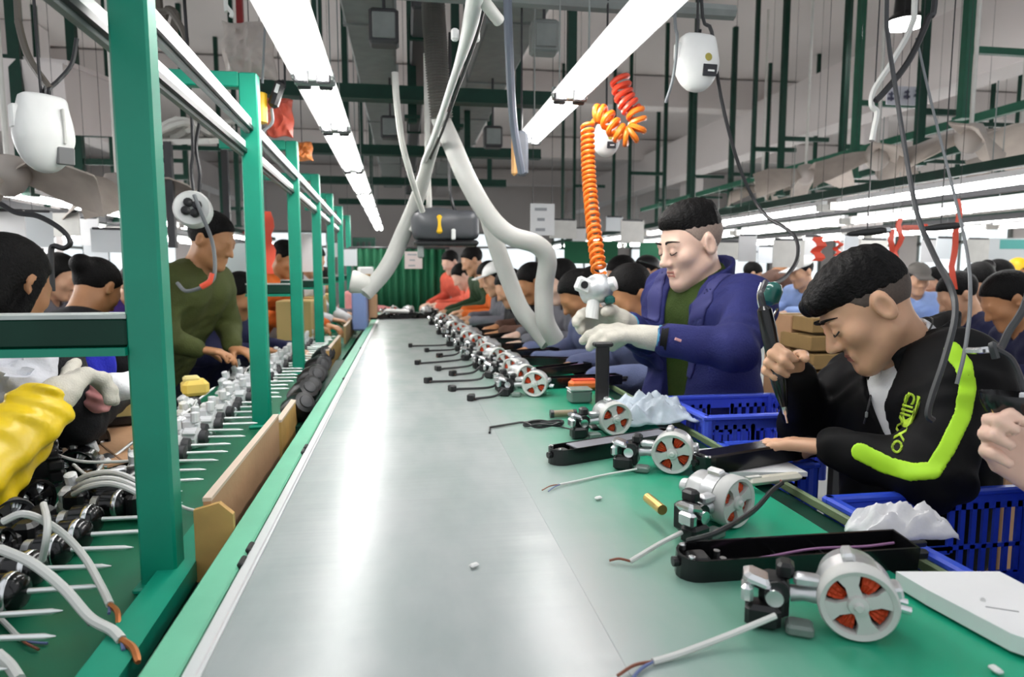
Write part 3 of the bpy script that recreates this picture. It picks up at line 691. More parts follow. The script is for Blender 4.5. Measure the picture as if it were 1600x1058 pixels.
def crumple(name, lab, cat, c, sx, sy, mat, seed, amp=.03, n=26, R=None, kind=None, fold=1.2, hang=False):
    rg = np.random.default_rng(seed); vs = []; ph = rg.uniform(0, 6.28, (6, 3)); fr = rg.uniform(3, 11, (6, 2))
    for i in range(n+1):
        for j in range(n+1):
            u, v = i/n-.5, j/n-.5; h = 0
            for k in range(6): sg = -1 if k % 2 else 1; h += (1-abs(math.sin(.55*(fr[k, 0]*u*fold*(1+k*.35)+sg*fr[k, 1]*v*fold*(1+k*.35)+ph[k, 0]+.9*math.sin(5*u-4*v+k)))))*amp*.5/(1+k*.6)
            e = max(0, 1-4*max(u*u, v*v)); h = h*min(1, .3+e*1.5)+amp*.9*e
            q = V((u*sx+.03*sx*math.sin(9*v+ph[0, 1]), v*sy+.03*sy*math.sin(8*u+ph[1, 1]), h))
            if R is not None: q = R @ q
            vs.append(V(c)+q)
    fs = [(i*(n+1)+j, (i+1)*(n+1)+j, (i+1)*(n+1)+j+1, i*(n+1)+j+1) for i in range(n) for j in range(n)]
    o = MB().add(vs, fs).build(name, mat, None, True)
    so = o.modifiers.new('thick', 'SOLIDIFY'); so.thickness = .0015
    if hang:
        q = V(c)+V((0, 0, sy*.4)); me = MB().cyl(q, V((q.x, q.y, ZC)), .002, n=4).build('string', cableb); me.parent = o
    return tag(o, lab, cat)
Rv = Matrix.Rotation(math.pi/2, 3, 'X')
crumple('hanging_film', 'dusty clear plastic sheet hung at top between the second post and the left lamp', 'plastic film', dp(390, 80, 3.0), .22, .24, M('dusty film', (.60, .54, .50), .35, alpha=.75, bump=.4, bscale=18), 5, .05, R=Rv, hang=True)
crumple('red_film', 'red crumpled film hanging above the third green post', 'plastic film', dp(438, 185, 2.9), .11, .16, M('red translucent film', (.75, .12, .07), .4, alpha=.85), 6, .04, R=Rv, hang=True)
crumple('orange_film', 'orange crumpled film hanging above the fourth green post', 'plastic film', dp(472, 237, 3.6), .11, .10, M('orange film', (.75, .24, .06), .4, alpha=.9), 8, .04, R=Rv, hang=True)
# cables
def cable(lab, pts, r=.005, mat=None, name='hanging_cable'):
    return hose(name, lab, 'cable', pts, r, mat or cableb, 6, up=pts[0][1] < 60, k=5)
cable('black cable hanging from the white balancer past the standing man to the teal hanger', [(1096, 0, 2.0), (1112, 50, 2.0), (1126, 150, 2.05), (1155, 260, 2.1), (1190, 330, 2.1), (1238, 365, 1.9), (1247, 400, 1.75), (1228, 432, 1.65), (1200, 448, 1.55)], .0055)
cable('thin grey cable hanging right of the end of the big right lamp', [(1054, 0, 1.9), (1058, 60, 1.9), (1052, 120, 1.95), (1040, 160, 2.0)], .005, cableg)
cable('pale cable loop with an eye at its end hanging at upper right', [(1430, -20, 1.8), (1424, 40, 1.8), (1395, 95, 1.8), (1366, 140, 1.82), (1362, 165, 1.82), (1370, 175, 1.82), (1366, 200, 1.82), (1362, 220, 1.82)], .008, cablew)
cable('dark thick cable curving beside the pale cable loop at upper right', [(1462, -20, 1.75), (1450, 30, 1.75), (1420, 95, 1.78), (1385, 140, 1.8), (1368, 158, 1.8)], .008)
cable('long black cable falling past the fan to the seated man\'s shoulder', [(1386, -10, 1.7), (1388, 60, 1.7), (1398, 130, 1.65), (1412, 220, 1.6), (1432, 330, 1.5), (1460, 400, 1.35), (1486, 450, 1.15), (1492, 495, 1.1), (1476, 560, 1.08), (1456, 620, 1.08), (1450, 648, 1.08), (1458, 657, 1.08)], .0055, M('graphite cable', (.028, .03, .033), .45))
cable('thin pale cord running down the right side past the upper right fan', [(1432, 60, 2.0), (1455, 160, 1.9), (1480, 260, 1.8), (1495, 320, 1.7), (1512, 400, 1.5), (1516, 470, 1.25), (1508, 545, 1.2), (1495, 600, 1.2)], .0035, cableg)
cable('white cord hanging at the top left between the posts and the lamp', [(352, -10, 2.2), (355, 10, 2.2), (362, 20, 2.2), (361, 27, 2.2)], .007, cablew)
cable('thin grey cord hanging in front of the left lamp', [(415, -10, 2.2), (413, 60, 2.2), (410, 130, 2.25)], .004, cableg)
cable('black looped cable hanging above the big left balancer', [(26, -10, 1.75), (30, 40, 1.75), (45, 90, 1.75), (70, 128, 1.75), (78, 138, 1.75)], .009, M('brown grey cable', (.10, .085, .07), .5))
cable('second loop of cable meeting the first above the left balancer', [(120, 60, 1.8), (112, 100, 1.8), (92, 125, 1.78), (78, 138, 1.75), (76, 148, 1.75)], .006)
cable('black cable arching from the picture edge over the left workers', [(0, 318, 2.0), (25, 332, 2.0), (60, 338, 2.0), (95, 358, 2.0), (110, 378, 2.0), (100, 388, 2.0), (82, 385, 2.0), (80, 410, 2.0), (82, 455, 2.0)], .008)
cable('dark hose bundle hanging at the far top left', [(235, -10, 2.6), (268, 20, 2.6), (290, 60, 2.6), (285, 100, 2.6)], .012, M('brown grey cable', (.10, .085, .07), .5))
cable('dark knotted hose hanging beside the bundle at the top left', [(250, 22, 2.7), (262, 14, 2.7), (275, 22, 2.7), (272, 45, 2.7), (280, 95, 2.7)], .014, M('brown grey cable', (.10, .085, .07), .5))
cable('chain-like dark cable hanging from the pale shelf to the white reel', [(312, 190, 2.5), (306, 230, 2.5), (312, 270, 2.5), (311, 300, 2.5)], .007)
for k, (x0, y0, x1, y1, d) in enumerate(((1500, 310, 1488, 452, 3.0), (1394, 358, 1392, 425, 3.2), (1408, 340, 1402, 425, 3.3), (1282, 370, 1278, 408, 3.6), (1312, 375, 1308, 400, 3.6), (416, 330, 420, 428, 3.7))):
    a, b = dp(x0, y0, d), dp(x1, y1, d); w = .03 if k not in (3, 5) else .06
    t = thing('red_ribbon', ['long red film ribbon hanging at the right before the lamps', 'red ribbon hanging just right of the seated man\'s head', 'second red ribbon close beside the one by the seated man\'s head', 'broad red tag hanging above the seated man\'s head at left', 'pink-red tag next to the broad red tag', 'red film strip hanging between the second and third green posts'][k], 'ribbon', a, 'red ribbons hanging at the right' if k < 5 else None)
    vs = []; n = 8
    for i in range(n+1):
        q = a.lerp(b, i/n)+V((.012*math.sin(i*1.7+k), .012*math.cos(i*1.3), 0))
        vs += [q+V((-w/2, 0, 0)), q+V((w/2, .004, 0)), q+V((w/2, .010, 0)), q+V((-w/2, .006, 0))]
    fs = []
    for i in range(n):
        for j in range(4): fs.append((i*4+j, i*4+(j+1) % 4, i*4+4+(j+1) % 4, i*4+4+j))
    MB().add(vs, fs).build('strip', redm, t, True); MB().cyl(a, V((a.x, a.y, ZC)), .0015, n=4).build('string', cableb, t)
t = thing('red_clip', 'red horizontal clamp in front of the lamps at right', 'clamp', dp(1424, 356, 3.1)); MB().box(dp(1424, 356, 3.1), (.09, .02, .024), bev=.005).build('jaw', M('pinkish red plastic', (.85, .22, .16), .5), t); MB().box(dp(1444, 356, 3.1), (.02, .03, .034), bev=.004).build('body', redm, t); q = dp(1424, 356, 3.1); MB().cyl(q, V((q.x, q.y, ZC)), .002, n=4).build('string', cableb, t)
for k, (px, py, d) in enumerate(((1355, 363, 2.6), (1470, 355, 2.6))):
    p = dp(px, py, d); t = thing('air_driver', ['black air driver lying on the lamp carrier at right of the seated man\'s head', 'black air driver beside the red clamp on the lamp carrier'][k], 'tool', p)
    d_ = V((1, .1, .10)); MB().lathe([(.006, -.09), (.010, -.07), (.014, -.02), (.015, .06), (.011, .08)], p, d_, 10, True).build('body', blackp, t, True); MB().cyl(p+d_*.08, p+d_*.1, .012, n=10).build('collar', steel, t); MB().cyl(p, V((p.x, p.y, ZC)), .003, n=4).build('cord', cableb, t)
# ================================================================== THINGS ON THE BENCH
KT = BZ+.0005
def wire(parent, name, pts, r, mat, k=5): return MB().tube(smooth_path(pts, k), r, 6).build(name, mat, parent, True)
def motor_proto():
    t = thing('grinder_motor', 'x', 'motor', (0, 0, 0)); zc = .043
    o = V((0, 0, zc)); ay = V((0, 1, 0))
    mb = MB().lathe([(.0335, .0), (.035, -.004), (.040, -.006), (.0425, -.002), (.0425, .018), (.039, .021), (.0335, .018), (.0335, .0)], o, ay, 40)
    mb.lathe([(.004, -.012), (.006, -.008), (.0105, -.007), (.012, -.003), (.012, .014), (.002, .014)], o, ay, 20, True)
    for k in range(4):
        a = k*math.pi/2+.35; u = V((math.cos(a), 0, math.sin(a))); w = V((-u.z, 0, u.x))
        mb.prism([u*.008+w*.0075, u*.022+w*.0070, u*.036+w*.014, u*.036-w*.014, u*.022-w*.0070, u*.008-w*.0075], o+V((0, -.003, 0)), o+V((0, .008, 0)))
    sf = mb.build('stator_frame', M('pale motor frame', (.60, .60, .575), .45, var=.05), t, True)
    for k in range(4):
        a0 = k*math.pi/2+.35+.5; vs = []; fs = []; m = 7
        for i in range(m):
            a = a0+(i/(m-1))*.62-.02; u = V((math.cos(a), 0, math.sin(a)))
            for r_, y in ((.014, .004), (.024, .001), (.032, .004), (.032, .02), (.014, .02)): vs.append(o+u*r_+V((0, y+.0015*(i % 2), 0)))
        for i in range(m-1):
            for j in range(5): fs.append((i*5+j, i*5+(j+1) % 5, i*5+5+(j+1) % 5, i*5+5+j))
        fs += [(4, 3, 2, 1, 0), tuple((m-1)*5+j for j in range(5))]
        MB().add(vs, fs).build('winding', copper, sf)
    MB().lathe([(.033, .018), (.033, .020), (.012, .020)], o, ay, 24).build('stator_core', M('dark laminated core', (.03, .02, .018), .5), t)
    MB().lathe([(.041, .021), (.042, .045), (.038, .05), (.036, .075), (.028, .085), (.016, .09), (.012, .11), (.004, .112)], o, ay, 32, True).build('motor_can', alu, t, True)
    for k in range(4):
        a = k*math.pi/2+.2; u = V((math.cos(a), 0, math.sin(a)))
        MB().box(o+u*.043+V((0, .035, 0)), (.014, .03, .014), Matrix.Rotation(-a, 3, 'Y'), bev=.003).build('lug', alu, t)
    for k in range(2): MB().cyl(o+V((.045, .028+.02*k, -.01)), o+V((.058, .028+.02*k, -.012)), .005, n=10).build('screw', steel, t)
    # side arm, brush gear and switch to the left
    MB().tube([o+V((-.036, .02, -.004)), o+V((-.055, .022, -.006)), o+V((-.07, .022, -.008))], [.012, .009, .010], 12).box(o+V((-.052, .02, .012)), (.03, .02, .012), bev=.003).build('bracket_arm', alu, t, True)
    mb = MB().box(o+V((-.088, .022, -.012)), (.034, .044, .046), bev=.006).box(o+V((-.10, .0, -.028)), (.04, .03, .028), bev=.005).box(o+V((-.076, .03, .018)), (.02, .026, .02), bev=.004)
    mb.cyl(o+V((-.085, -.004, .0)), o+V((-.085, .0, .0)), .014, n=14); swb = mb.build('switch_body', blackp, t)
    MB().lathe([(.005, -.003), (.010, -.004), (.011, 0), (.011, .006)], o+V((-.088, -.006, -.004)), ay, 16, True).build('bearing', steel, swb, True)
    MB().box(o+V((-.108, .006, .012)), (.032, .034, .014), Matrix.Rotation(.3, 3, 'Y'), bev=.005).box(o+V((-.118, .0, -.002)), (.014, .03, .022), bev=.004).build('chrome_clip', steel, t)
    MB().box(o+V((-.06, -.004, -.036)), (.03, .026, .013), bev=.003).build('foot_block', M('smoky plastic', (.16, .20, .18), .3), t)
    return t
MP = motor_proto(); register(MP)
def put_motor(lab, p, rz, first=[True]):
    if first[0]: first[0] = False; MP.location = p; MP.rotation_euler = (0, 0, rz); MP['label'] = lab; return MP
    return dup(MP, p, rz, lab)
def lead(lab_parent, pts, tip, r=.0036, mat=None, two=True):
    # pts world; tip = world direction of bared wires.  Child of the motor (moved by the inverse of its rotation)
    def loc(P):
        R = rotz(-lab_parent.rotation_euler.z); return [R @ (V(q)-lab_parent.location) for q in P]
    a = V(pts[-1]); tip = V(tip)
    for nm, P, rr, m in (('lead_cable', pts, r, mat or cablew), ('brown_wire', [a, a+tip*.5+V((0, .003, .002)), a+tip], r*.5, brownw), ('blue_wire', [a, a+tip*.4-V((0, .004, 0)), a+tip*.9-V((-.006, .012, 0))], r*.5, bluew)):
        if nm == 'blue_wire' and not two: continue
        if nm == 'lead_cable': par = lab_parent
        me = MB().tube(smooth_path(loc(P), 6), rr, 7).build(nm, m, None, True); me.parent = par
        if nm == 'lead_cable': par = me
m1 = put_motor('largest, nearest motor with a white four-window disc and red windings facing the camera', oz(1340, 962, KT+.03)*1+V((0, 0, -.03)), -.50)
m1.location.z = KT
m2 = put_motor('second motor up the bench, tipped on its side beyond the near black casing', V((.525, .985, KT)), .45)
m3 = put_motor('motor on green bench just right of the grey-lined black casing', V((.535, 1.275, KT)), -.5)
m4 = put_motor('small motor lying beside the foot of the black bench stand', V((.52, 1.60, KT)), .1)
lead(m1, [oz(1212, 962, KT+.03), oz(1140, 992, KT+.012), oz(1060, 1022, KT+.005), oz(1020, 1034, KT+.004)], oz(965, 1056, KT+.003)-oz(1020, 1034, KT+.004))
lead(m2, [oz(1065, 832, KT+.02), oz(1030, 850, KT+.012), oz(1000, 868, KT+.012), oz(985, 877, KT+.006)], oz(952, 876, KT+.004)-oz(985, 877, KT+.006), two=False)
lead(m2, [oz(1075, 845, KT+.04), oz(1120, 832, KT+.07), oz(1175, 800, KT+.06), oz(1205, 768, KT+.05), oz(1222, 755, KT+.04)], V((.004, .01, .0)), .004, cableb, False)
lead(m3, [oz(995, 733, KT+.01), oz(945, 742, KT+.004), oz(900, 752, KT+.004), oz(875, 757, KT+.004)], oz(847, 766, KT+.003)-oz(875, 757, KT+.004), .0022, cablew)
lead(m4, [oz(905, 673, KT+.01), oz(880, 668, KT+.004), oz(870, 664, KT+.004)], V((-.01, 0, 0)), .002, cableb, False)
R_ = rotz(-m2.rotation_euler.z)
b = R_ @ (oz(1035, 797, KT+.03)-m2.location); a_ = R_ @ (oz(1012, 778, KT+.03)-m2.location)
o = MB().cyl(a_, b, .0085, n=14).build('brass_sleeve', brass, None, True); o.parent = m2
# row of finished motors up the bench, each with its black switch and lead
MROW = []
for k in range(15):
    y = 2.14+.155*k+.0040*k*k; x = .415-.0085*k+.012*math.sin(k*2.1)
    m = put_motor('%s motor in the row up the green bench, counted from the black stand' % ORD[k], V((x, y, KT)), -.35+.75*math.sin(k*1.9))
    m['group'] = 'motors in a row along the green bench'; MROW.append(m)
    p = V((x, y, KT)); e = p+V((-.20-.05*(k % 3), -.03+.03*math.sin(k), .006))
    if k < 9:
        lead(m, [p+V((-.10, .0, .03)), p+V((-.13, -.01, .01)), e], V((-.02, 0, 0)), .0045, cableb, False)
        q = rotz(-m.rotation_euler.z); o = MB().box(q @ (e-p)+V((-.012, 0, .004)), (.022, .030, .022), bev=.003).build('plug', blackp, None); o.parent = m
# black casings beside the motor row, one thing each
def shell_proto(L=.345):
    t = thing('casing_shell', 'x', 'casing', (0, 0, 0)); h, w, th = .034, .056, .0035; mb = MB(); n = 9
    prof = [V((-L/2+w/2-math.cos(a)*w/2, math.sin(a)*w/2, 0)) for a in np.linspace(-math.pi/2, math.pi/2, n)]
    outer = prof[::-1] if False else prof; out = outer+[V((L/2, w/2, 0)), V((L/2, -w/2, 0))]
    inn = [V((p.x*(1-2*th/L), p.y*(1-2*th/w), 0)) for p in out]
    m = len(out); vs = []; fs = []
    for P, z in ((out, 0), (out, h), (inn, h), (inn, th)): vs += [V((p.x, p.y, z)) for p in P]
    for r in range(3):
        for i in range(m): fs.append((r*m+i, r*m+(i+1) % m, (r+1)*m+(i+1) % m, (r+1)*m+i))
    fs += [tuple(range(m-1, -1, -1)), tuple(range(3*m, 4*m))]
    mb.add(vs, fs).build('shell_body', blackg, t)
    MB().box((-L/2+.03, 0, h*.5), (.030, w*.55, h*.72), bev=.004).cyl((-L/2-.006, 0, h*.6), (-L/2+.03, 0, h*.6), .007, n=10).build('end_block', blackp, t)
    for s in (-1, 1):
        MB().cyl((-L/2+.062, s*.010, .004), (-L/2+.062, s*.010, h*.8), .0045, n=10).build('screw_post', steel, t)
        MB().lathe([(.003, .002), (.005, .001), (.005, -.006)], (-L/2+.014, s*.017, h+.001), (0, 0, 1), 10, True).build('rivet', steel, t)
    mb = MB()
    for x in (-.02, .05, .11): mb.box((x, 0, .008), (.003, w-.008, .012))
    mb.build('rib', blackp, t)
    MB().box((L/2+.012, -.01, h*.4), (.03, .012, .014), bev=.003).box((L/2+.02, .012, h*.5), (.045, .008, .010), bev=.002).build('tongue', blackp, t)
    MB().tube(smooth_path([V((-L/2+.07, .005, .012)), V((-.05, -.004, .02)), V((.03, .004, .024)), V((.10, -.008, .03)), V((L/2-.02, 0, .028))]), .002, 6).build('purple_wire', M('purple wire', (.30, .14, .28), .5), t)
    return t
SP = shell_proto(); register(SP)
h1 = SP; h1.location = (.535, .838, KT); h1.rotation_euler = (.10, 0, -.02); h1['label'] = 'nearest long black plastic casing half lying behind the largest motor'
h2 = dup(SP, V((.465, 1.445, KT)), .36, 'long black casing half with a grey inner plate, beyond the near motors')
o = MB().box((.02, 0, .031), (.27, .048, .004), bev=.001).build('grey_inner_plate', M('brushed grey plate', (.36, .36, .41), .35, metal=.6, var=.3, scale=8), None); o.parent = h2
h3 = dup(SP, V((.735, 1.292, KT+.012)), .30, 'black casing half on the white board under the seated man\'s left hand')
o = MB().box((-.01, 0, .032), (.30, .05, .01), bev=.004).build('cover', blackg, None); o.parent = h3
for k in range(9):
    y = 2.32+.27*k; s = dup(SP, V((.60-.010*k, y, KT+.002)), .15+.5*math.sin(k*2.3), '%s black casing half beside the motor row, counted from the black stand' % ORD[k]); s['group'] = 'black casings behind the motor row'
# black bench stand
p = oz(940, 668, KT); t = thing('bench_stand', 'flat black upright stand on the bench under the standing man\'s gloves', 'stand', p)
MB().box(p+V((0, 0, .11)), (.036, .012, .22), bev=.003).build('upright', blackp, t); MB().box(p+V((0, 0, .004)), (.07, .06, .008), bev=.003).build('foot', blackp, t); MB().box(p+V((0, 0, .222)), (.05, .03, .012), bev=.003).build('cradle', blackp, t)
# coiled black cable and small brush, strings
S = [oz(850, 662, KT+.008)+V((.052*math.cos(a)*(1+.10*math.sin(3*a)), .026*math.sin(a)*(1+.1*math.cos(2*a)), .004*math.sin(2.5*a))) for a in np.linspace(0, 6*2*math.pi, 90)]
o = MB().tube(S+[oz(812, 660, KT+.004), oz(765, 668, KT+.004), oz(765, 676, KT+.003)], .0032, 6).build('coiled_cable', cableb, None, True); tag(o, 'small coil of black cable on the green bench left of the black stand', 'cable')
p = oz(880, 646, KT+.012); t = thing('small_roller', 'small brown capacitor with black ends on the bench beyond the coiled cable', 'component', p)
MB().cyl(p+V((-.028, 0, 0)), p+V((.028, 0, 0)), .010, n=12).build('roller_body', M('khaki sleeve', (.22, .17, .10), .5), t, True)
for s in (-1, 1): MB().cyl(p+V((s*.028, 0, 0)), p+V((s*.038, 0, 0)), .0115, n=12).build('end_cap', blackp, t)
MB().cyl(p+V((.036, 0, 0)), p+V((.09, .004, -.008)), .0015, n=6).build('pin', steel, t)
p = oz(905, 628, KT); t = thing('clear_box', 'small smoky plastic box beside the black stand behind the coiled cable', 'box', p); MB().box(p+V((0, 0, .02)), (.07, .06, .04), bev=.006).build('body', M('smoky plastic', (.16, .20, .18), .3), t); MB().box(p+V((0, 0, .042)), (.072, .062, .006), bev=.002).build('lid', M('clear lid', (.35, .40, .36), .2), t)
p = oz(915, 612, KT); t = thing('orange_tray', 'orange-red tray piece behind the smoky box', 'tray', p); MB().box(p+V((.0, .03, .02)), (.10, .05, .03), bev=.008).build('body', M('orange plastic', (.85, .16, .03), .5), t); MB().box(p+V((.0, .03, .037)), (.08, .034, .004)).build('liner', redm, t)
crumple('plastic_bag', 'crumpled clear plastic bag on the bench beside the standing man', 'bag', oz(1012, 655, KT+.012), .22, .17, M('pale bag film', (.62, .70, .78), .25, var=.3, alpha=.9, bump=.6, bscale=20), 3, .040, n=40, R=rotz(.1), fold=1.5)
crumple('white_film', 'crumpled white plastic film draped over the bench edge above the blue crate', 'plastic film', oz(1404, 857, KT+.004)+V((.03, .034, .004)), .155, .060, clothw, 11, .030, n=26, R=rotz(-.1), fold=1.3)
# white boards on the edge
t = thing('white_board', 'thick white board at the lower right over the bench edge and blue crate', 'board', oz(1530, 950, .892))
P = [oz(x, y, .905) for x, y in ((1400, 893), (1562, 893), (1690, 960), (1640, 1010), (1580, 990), (1448, 921))]
MB().prism([q-V((0, 0, 0)) for q in P], (0, 0, -.020), (0, 0, 0)).build('board_body', paper, t)
MB().tube([oz(1540, 948, .9055), oz(1592, 956, .9055)], .0006, 5).build('pencil_line', M('pencil grey', (.3, .3, .3), .7), t)
MB().cyl(oz(1536, 938, .905), oz(1536, 938, .9065), .003, n=10).build('stain', M('pale grey stain', (.6, .6, .58), .7), t)
t = thing('work_board', 'thin white board under the black casing in front of the seated man', 'board', oz(1160, 715, KT))
P = [oz(x, y, KT+.010) for x, y in ((1078, 706), (1190, 700), (1262, 738), (1140, 738))]
MB().prism(P, (0, 0, -.009), (0, 0, 0)).build('board_body', paper, t); MB().prism([q for q in [P[0], P[1], P[1]+V((.0, .006, 0)), P[0]+V((0, .006, 0))]], (0, 0, -.009), (0, 0, .004)).build('raised_lip', paper, t)
t = thing('beige_plate', 'beige rounded plate lying in front of the black casing near the seated man', 'plate', oz(1205, 748, KT))
MB().box((oz(1208, 748, KT+.02)), (.125, .026, .014), rotz(.16), bev=.006).build('plate_body', M('cream plastic', (.58, .55, .46), .45), t); MB().box((oz(1208, 748, KT+.02))+V((-.045, -.008, .008)), (.03, .01, .003), rotz(.16)).build('inset', offwhite, t)
for k, (px, py, lab) in enumerate(((741, 883, 'tiny white scrap on the grey belt centre'), (1556, 1046, 'white scrap at the lower right corner of the bench'), (1290, 803, 'tiny white clip in the dark green gutter'), (935, 778, 'small pale crumb on the green bench beside the brass-sleeved motor'))):
    z = KT+.001 if k != 2 else KT-.043
    o = MB().box(oz(px, py, z+.003), (.014, .009, .005), rotz(.5+k), bev=.002).build('paper_scrap', whitep); tag(o, lab, 'scrap')
# ------------------------------------------------------------------ crates
def crate(lab, x0, x1, y0, y1, z0, z1, bluec=bluec):
    t = thing('plastic_crate', lab, 'crate', ((x0+x1)/2, (y0+y1)/2, z0), 'blue plastic crates at the bench')
    cx, cy = (x0+x1)/2, (y0+y1)/2; w, d, h = x1-x0, y1-y0, z1-z0; th = .006
    MB().box((cx, cy, z0+.004), (w-.02, d-.02, .008)).build('base', bluec, t)
    def wall(c, L, ang, handle):
        R = rotz(ang); mb = MB(); c = V(c)
        def bx(u, z, su, sz, thk=th): mb.box(c+R@V((u, 0, z)), (su, thk, sz), R)
        bx(0, h-.016, L, .032); bx(0, .012, L, .024)
        hw = .075 if handle else 0; n = max(4, int(L/.024))
        for i in range(n+1):
            u = -L/2+L*i/n
            if abs(u) < hw/2: continue
            bx(u, h/2, .010 if 0 < i < n else .02, h-.04)
        if handle:
            for s in (-1, 1): bx(s*hw/2, h*.62, .012, h*.5)
            bx(0, h*.40, hw, .016); bx(0, h*.18, .012, h*.36)
        bx(0, h*.42, L, .008)
        mb.build('side_wall', bluec, t)
    wall((cx, y1, z0), w, 0, True); wall((cx, y0, z0), w, 0, True); wall((x0, cy, z0), d, math.pi/2, True); wall((x1, cy, z0), d, math.pi/2, True)
    mb = MB(); r = .012
    mb.box((cx, y1+.004, z1), (w+.03, .02, .014), bev=.004).box((cx, y0-.004, z1), (w+.03, .02, .014), bev=.004).box((x0-.004, cy, z1), (.02, d+.03, .014), bev=.004).box((x1+.004, cy, z1), (.02, d+.03, .014), bev=.004)
    for x in (x0, x1):
        for y in (y0, y1): mb.cyl((x, y, z0), (x, y, z1), .014, n=10)
    mb.build('rim', bluec, t); return t
crate('large near blue crate with a handle slot under the seated man\'s elbow', .76, 1.175, .70, 1.075, .70, .882)
crate('small blue slatted crate corner seen under the seated man\'s wrist', .755, .872, 1.31, 1.49, .76, .875)
crate('blue crate, painted lit, between the standing man and the bench', .765, 1.09, 1.60, 1.86, .74, .918, M('lit blue crate plastic', (.07, .12, .75), .35))  # light falling on this crate is painted in as a paler blue
# cartons behind the seated man
ct = M('carton stack board', (.30, .185, .065), .8, var=.15)
for k in range(6):
    c = dp(1296-3*(k % 2), 505+27*k, 2.75); w = .27+.02*(k % 3)
    t = thing('carton', '%s flat carton from the top of the stack behind the seated man\'s face' % ORD[k], 'carton', c-V((0, 0, .03)), 'flat cartons stacked behind the seated man')
    MB().box(c, (w, .22, .058), rotz(.06*(k % 3-1)), bev=.003).build('carton_body', ct, t); MB().box(c+V((.03*(k % 2), -.111, -.0)), (.05, .004, .022), rotz(.0)).build('hand_hole', M('dark carton hole', (.04, .022, .01), .9), t)
    MB().box(c+V((0, 0, .030)), (w+.004, .05, .003), rotz(.06*(k % 3-1))).build('tape', M('packing tape', (.42, .27, .11), .4), t)
c = dp(1232, 545, 2.9); t = thing('carton', 'taller plain carton left of the flat carton stack', 'carton', c-V((0, 0, .15))); MB().box(c-V((0, 0, .1)), (.11, .2, .50), bev=.003).build('carton_body', cardb, t); MB().box(c+V((0, 0, .152)), (.112, .05, .004)).build('tape', M('packing tape', (.42, .27, .11), .4), t)
c = dp(1545, 730, 1.75); t = thing('carton', 'brown carton low behind the seated man\'s back at the right', 'carton', c-V((0, 0, .2))); MB().box((c.x, c.y, (c.z+.15)/2), (.24, .2, c.z+.15), rotz(.3), bev=.003).build('carton_body', cardb, t); MB().box(c+V((0, 0, .152)), (.06, .2, .004), rotz(.3)).build('tape', M('packing tape', (.42, .27, .11), .4), t)
c = dp(1290, 505+27*5, 2.75); t = thing('stack_table', 'low table under the flat carton stack', 'table', (c.x, c.y, 0)); MB().box((c.x-.05, c.y+.03, c.z-.045), (.6, .45, .03)).build('table_top', dkgrey, t)
for s in (-1, 1):
    for s2 in (-1, 1): MB().box((c.x-.05+s*.26, c.y+.03+s2*.19, (c.z-.06)/2), (.04, .04, c.z-.06)).build('leg', dkgrey, t)
# right background table line with stacked goods
t = thing('far_table', 'long pale worktable of the next line behind the two workers', 'table', (2.6, 4, .0))
MB().box((2.2, 6.2, .93), (.4, 7, .03)).build('table_top', M('pale table top', (.5, .52, .52), .4, var=.2), t)
for y in (3, 5.5, 9): MB().box((2.2, y, .46), (.05, .05, .92)).build('leg', green_dk, t)
for k in range(14):
    q = V((2.2+random.uniform(-.08, .08), 3.2+.38*k, .945)); t = thing('parts_bin', '%s pale bin of parts on the next line\'s table, counted from the seated man' % ORD[k], 'bin', q, 'bins on the next line')
    MB().box(q+V((0, 0, .04)), (.2, .16, .08), rotz(.2*(k % 3)), bev=.008).build('bin_body', [offwhite, bluec, dkgrey, paper][k % 4], t); MB().box(q+V((0, 0, .082)), (.16, .12, .01), rotz(.2*(k % 3))).build('contents', [dkgrey, whitep, blackp, alu][k % 4], t)
# ------------------------------------------------------------------ screens, notices, curtain
def sheet(name, lab, cat, px0, py0, px1, py1, Y, mat, lines=0, lm=None, th=.012):
    a, b = oy(px0, py0, Y), oy(px1, py1, Y); c = (a+b)/2; t = thing(name, lab, cat, c)
    w, h = abs(b.x-a.x), abs(a.z-b.z)
    for s in (-1, 1):
        if name in ('partition', 'green_board'): MB().beam((c.x+s*w*.45, c.y+.02, 0), (c.x+s*w*.45, c.y+.02, c.z), .02, .02).build('leg', dkgrey, t)
        else: MB().cyl((c.x+s*w*.4, c.y, c.z+h*.4), (c.x+s*w*.4, c.y, ZC), .002, n=4).build('hanger', dkgrey, t)
    MB().box(c, (w, th, h)).build('sheet_body', mat, t)
    for k in range(lines):
        MB().box(c+V((-w*.08+.06*w*math.sin(k*3), -th*.6, h*.32-h*.64*k/max(1, lines-1))), (w*(.5+.2*math.sin(k*5)), th*.3, h*.28/lines)).build('print_line', lm or M('faded print', (.35, .36, .38), .7), t)
    return t
sheet('notice', 'white hanging notice with grey print lines right of the thick hose', 'notice', 829, 318, 866, 368, 4.6, paper, 3)
sheet('paper_tag', 'pinkish paper slip taped to the green curtain at the far end', 'paper', 632, 393, 660, 420, 6.3, M('pinkish paper', (.72, .62, .60), .7), 3)
sheet('notice', 'big white wall screen at the right edge behind the workers', 'notice', 1545, 372, 1640, 425, 6.5, M('pale grey board', (.66, .70, .71), .6), 1, M('teal print', (.10, .42, .38), .6))
t = sheet('hanging_sign', 'narrow white sign with two dark characters hanging at upper right', 'sign', 1386, 134, 1448, 166, 4.9, M('pale lilac sign', (.66, .66, .72), .5))
for px in (1392, 1417, 1434): 
    p = oy(px, 151+(1417-px)*.12, 4.88); MB().box(p, (.05, .01, .018)).box(p+V((0, 0, .035)), (.035, .01, .012)).box(p+V((.005, 0, .018)), (.01, .01, .07)).build('character', M('dark sign print', (.10, .10, .16), .6), t)
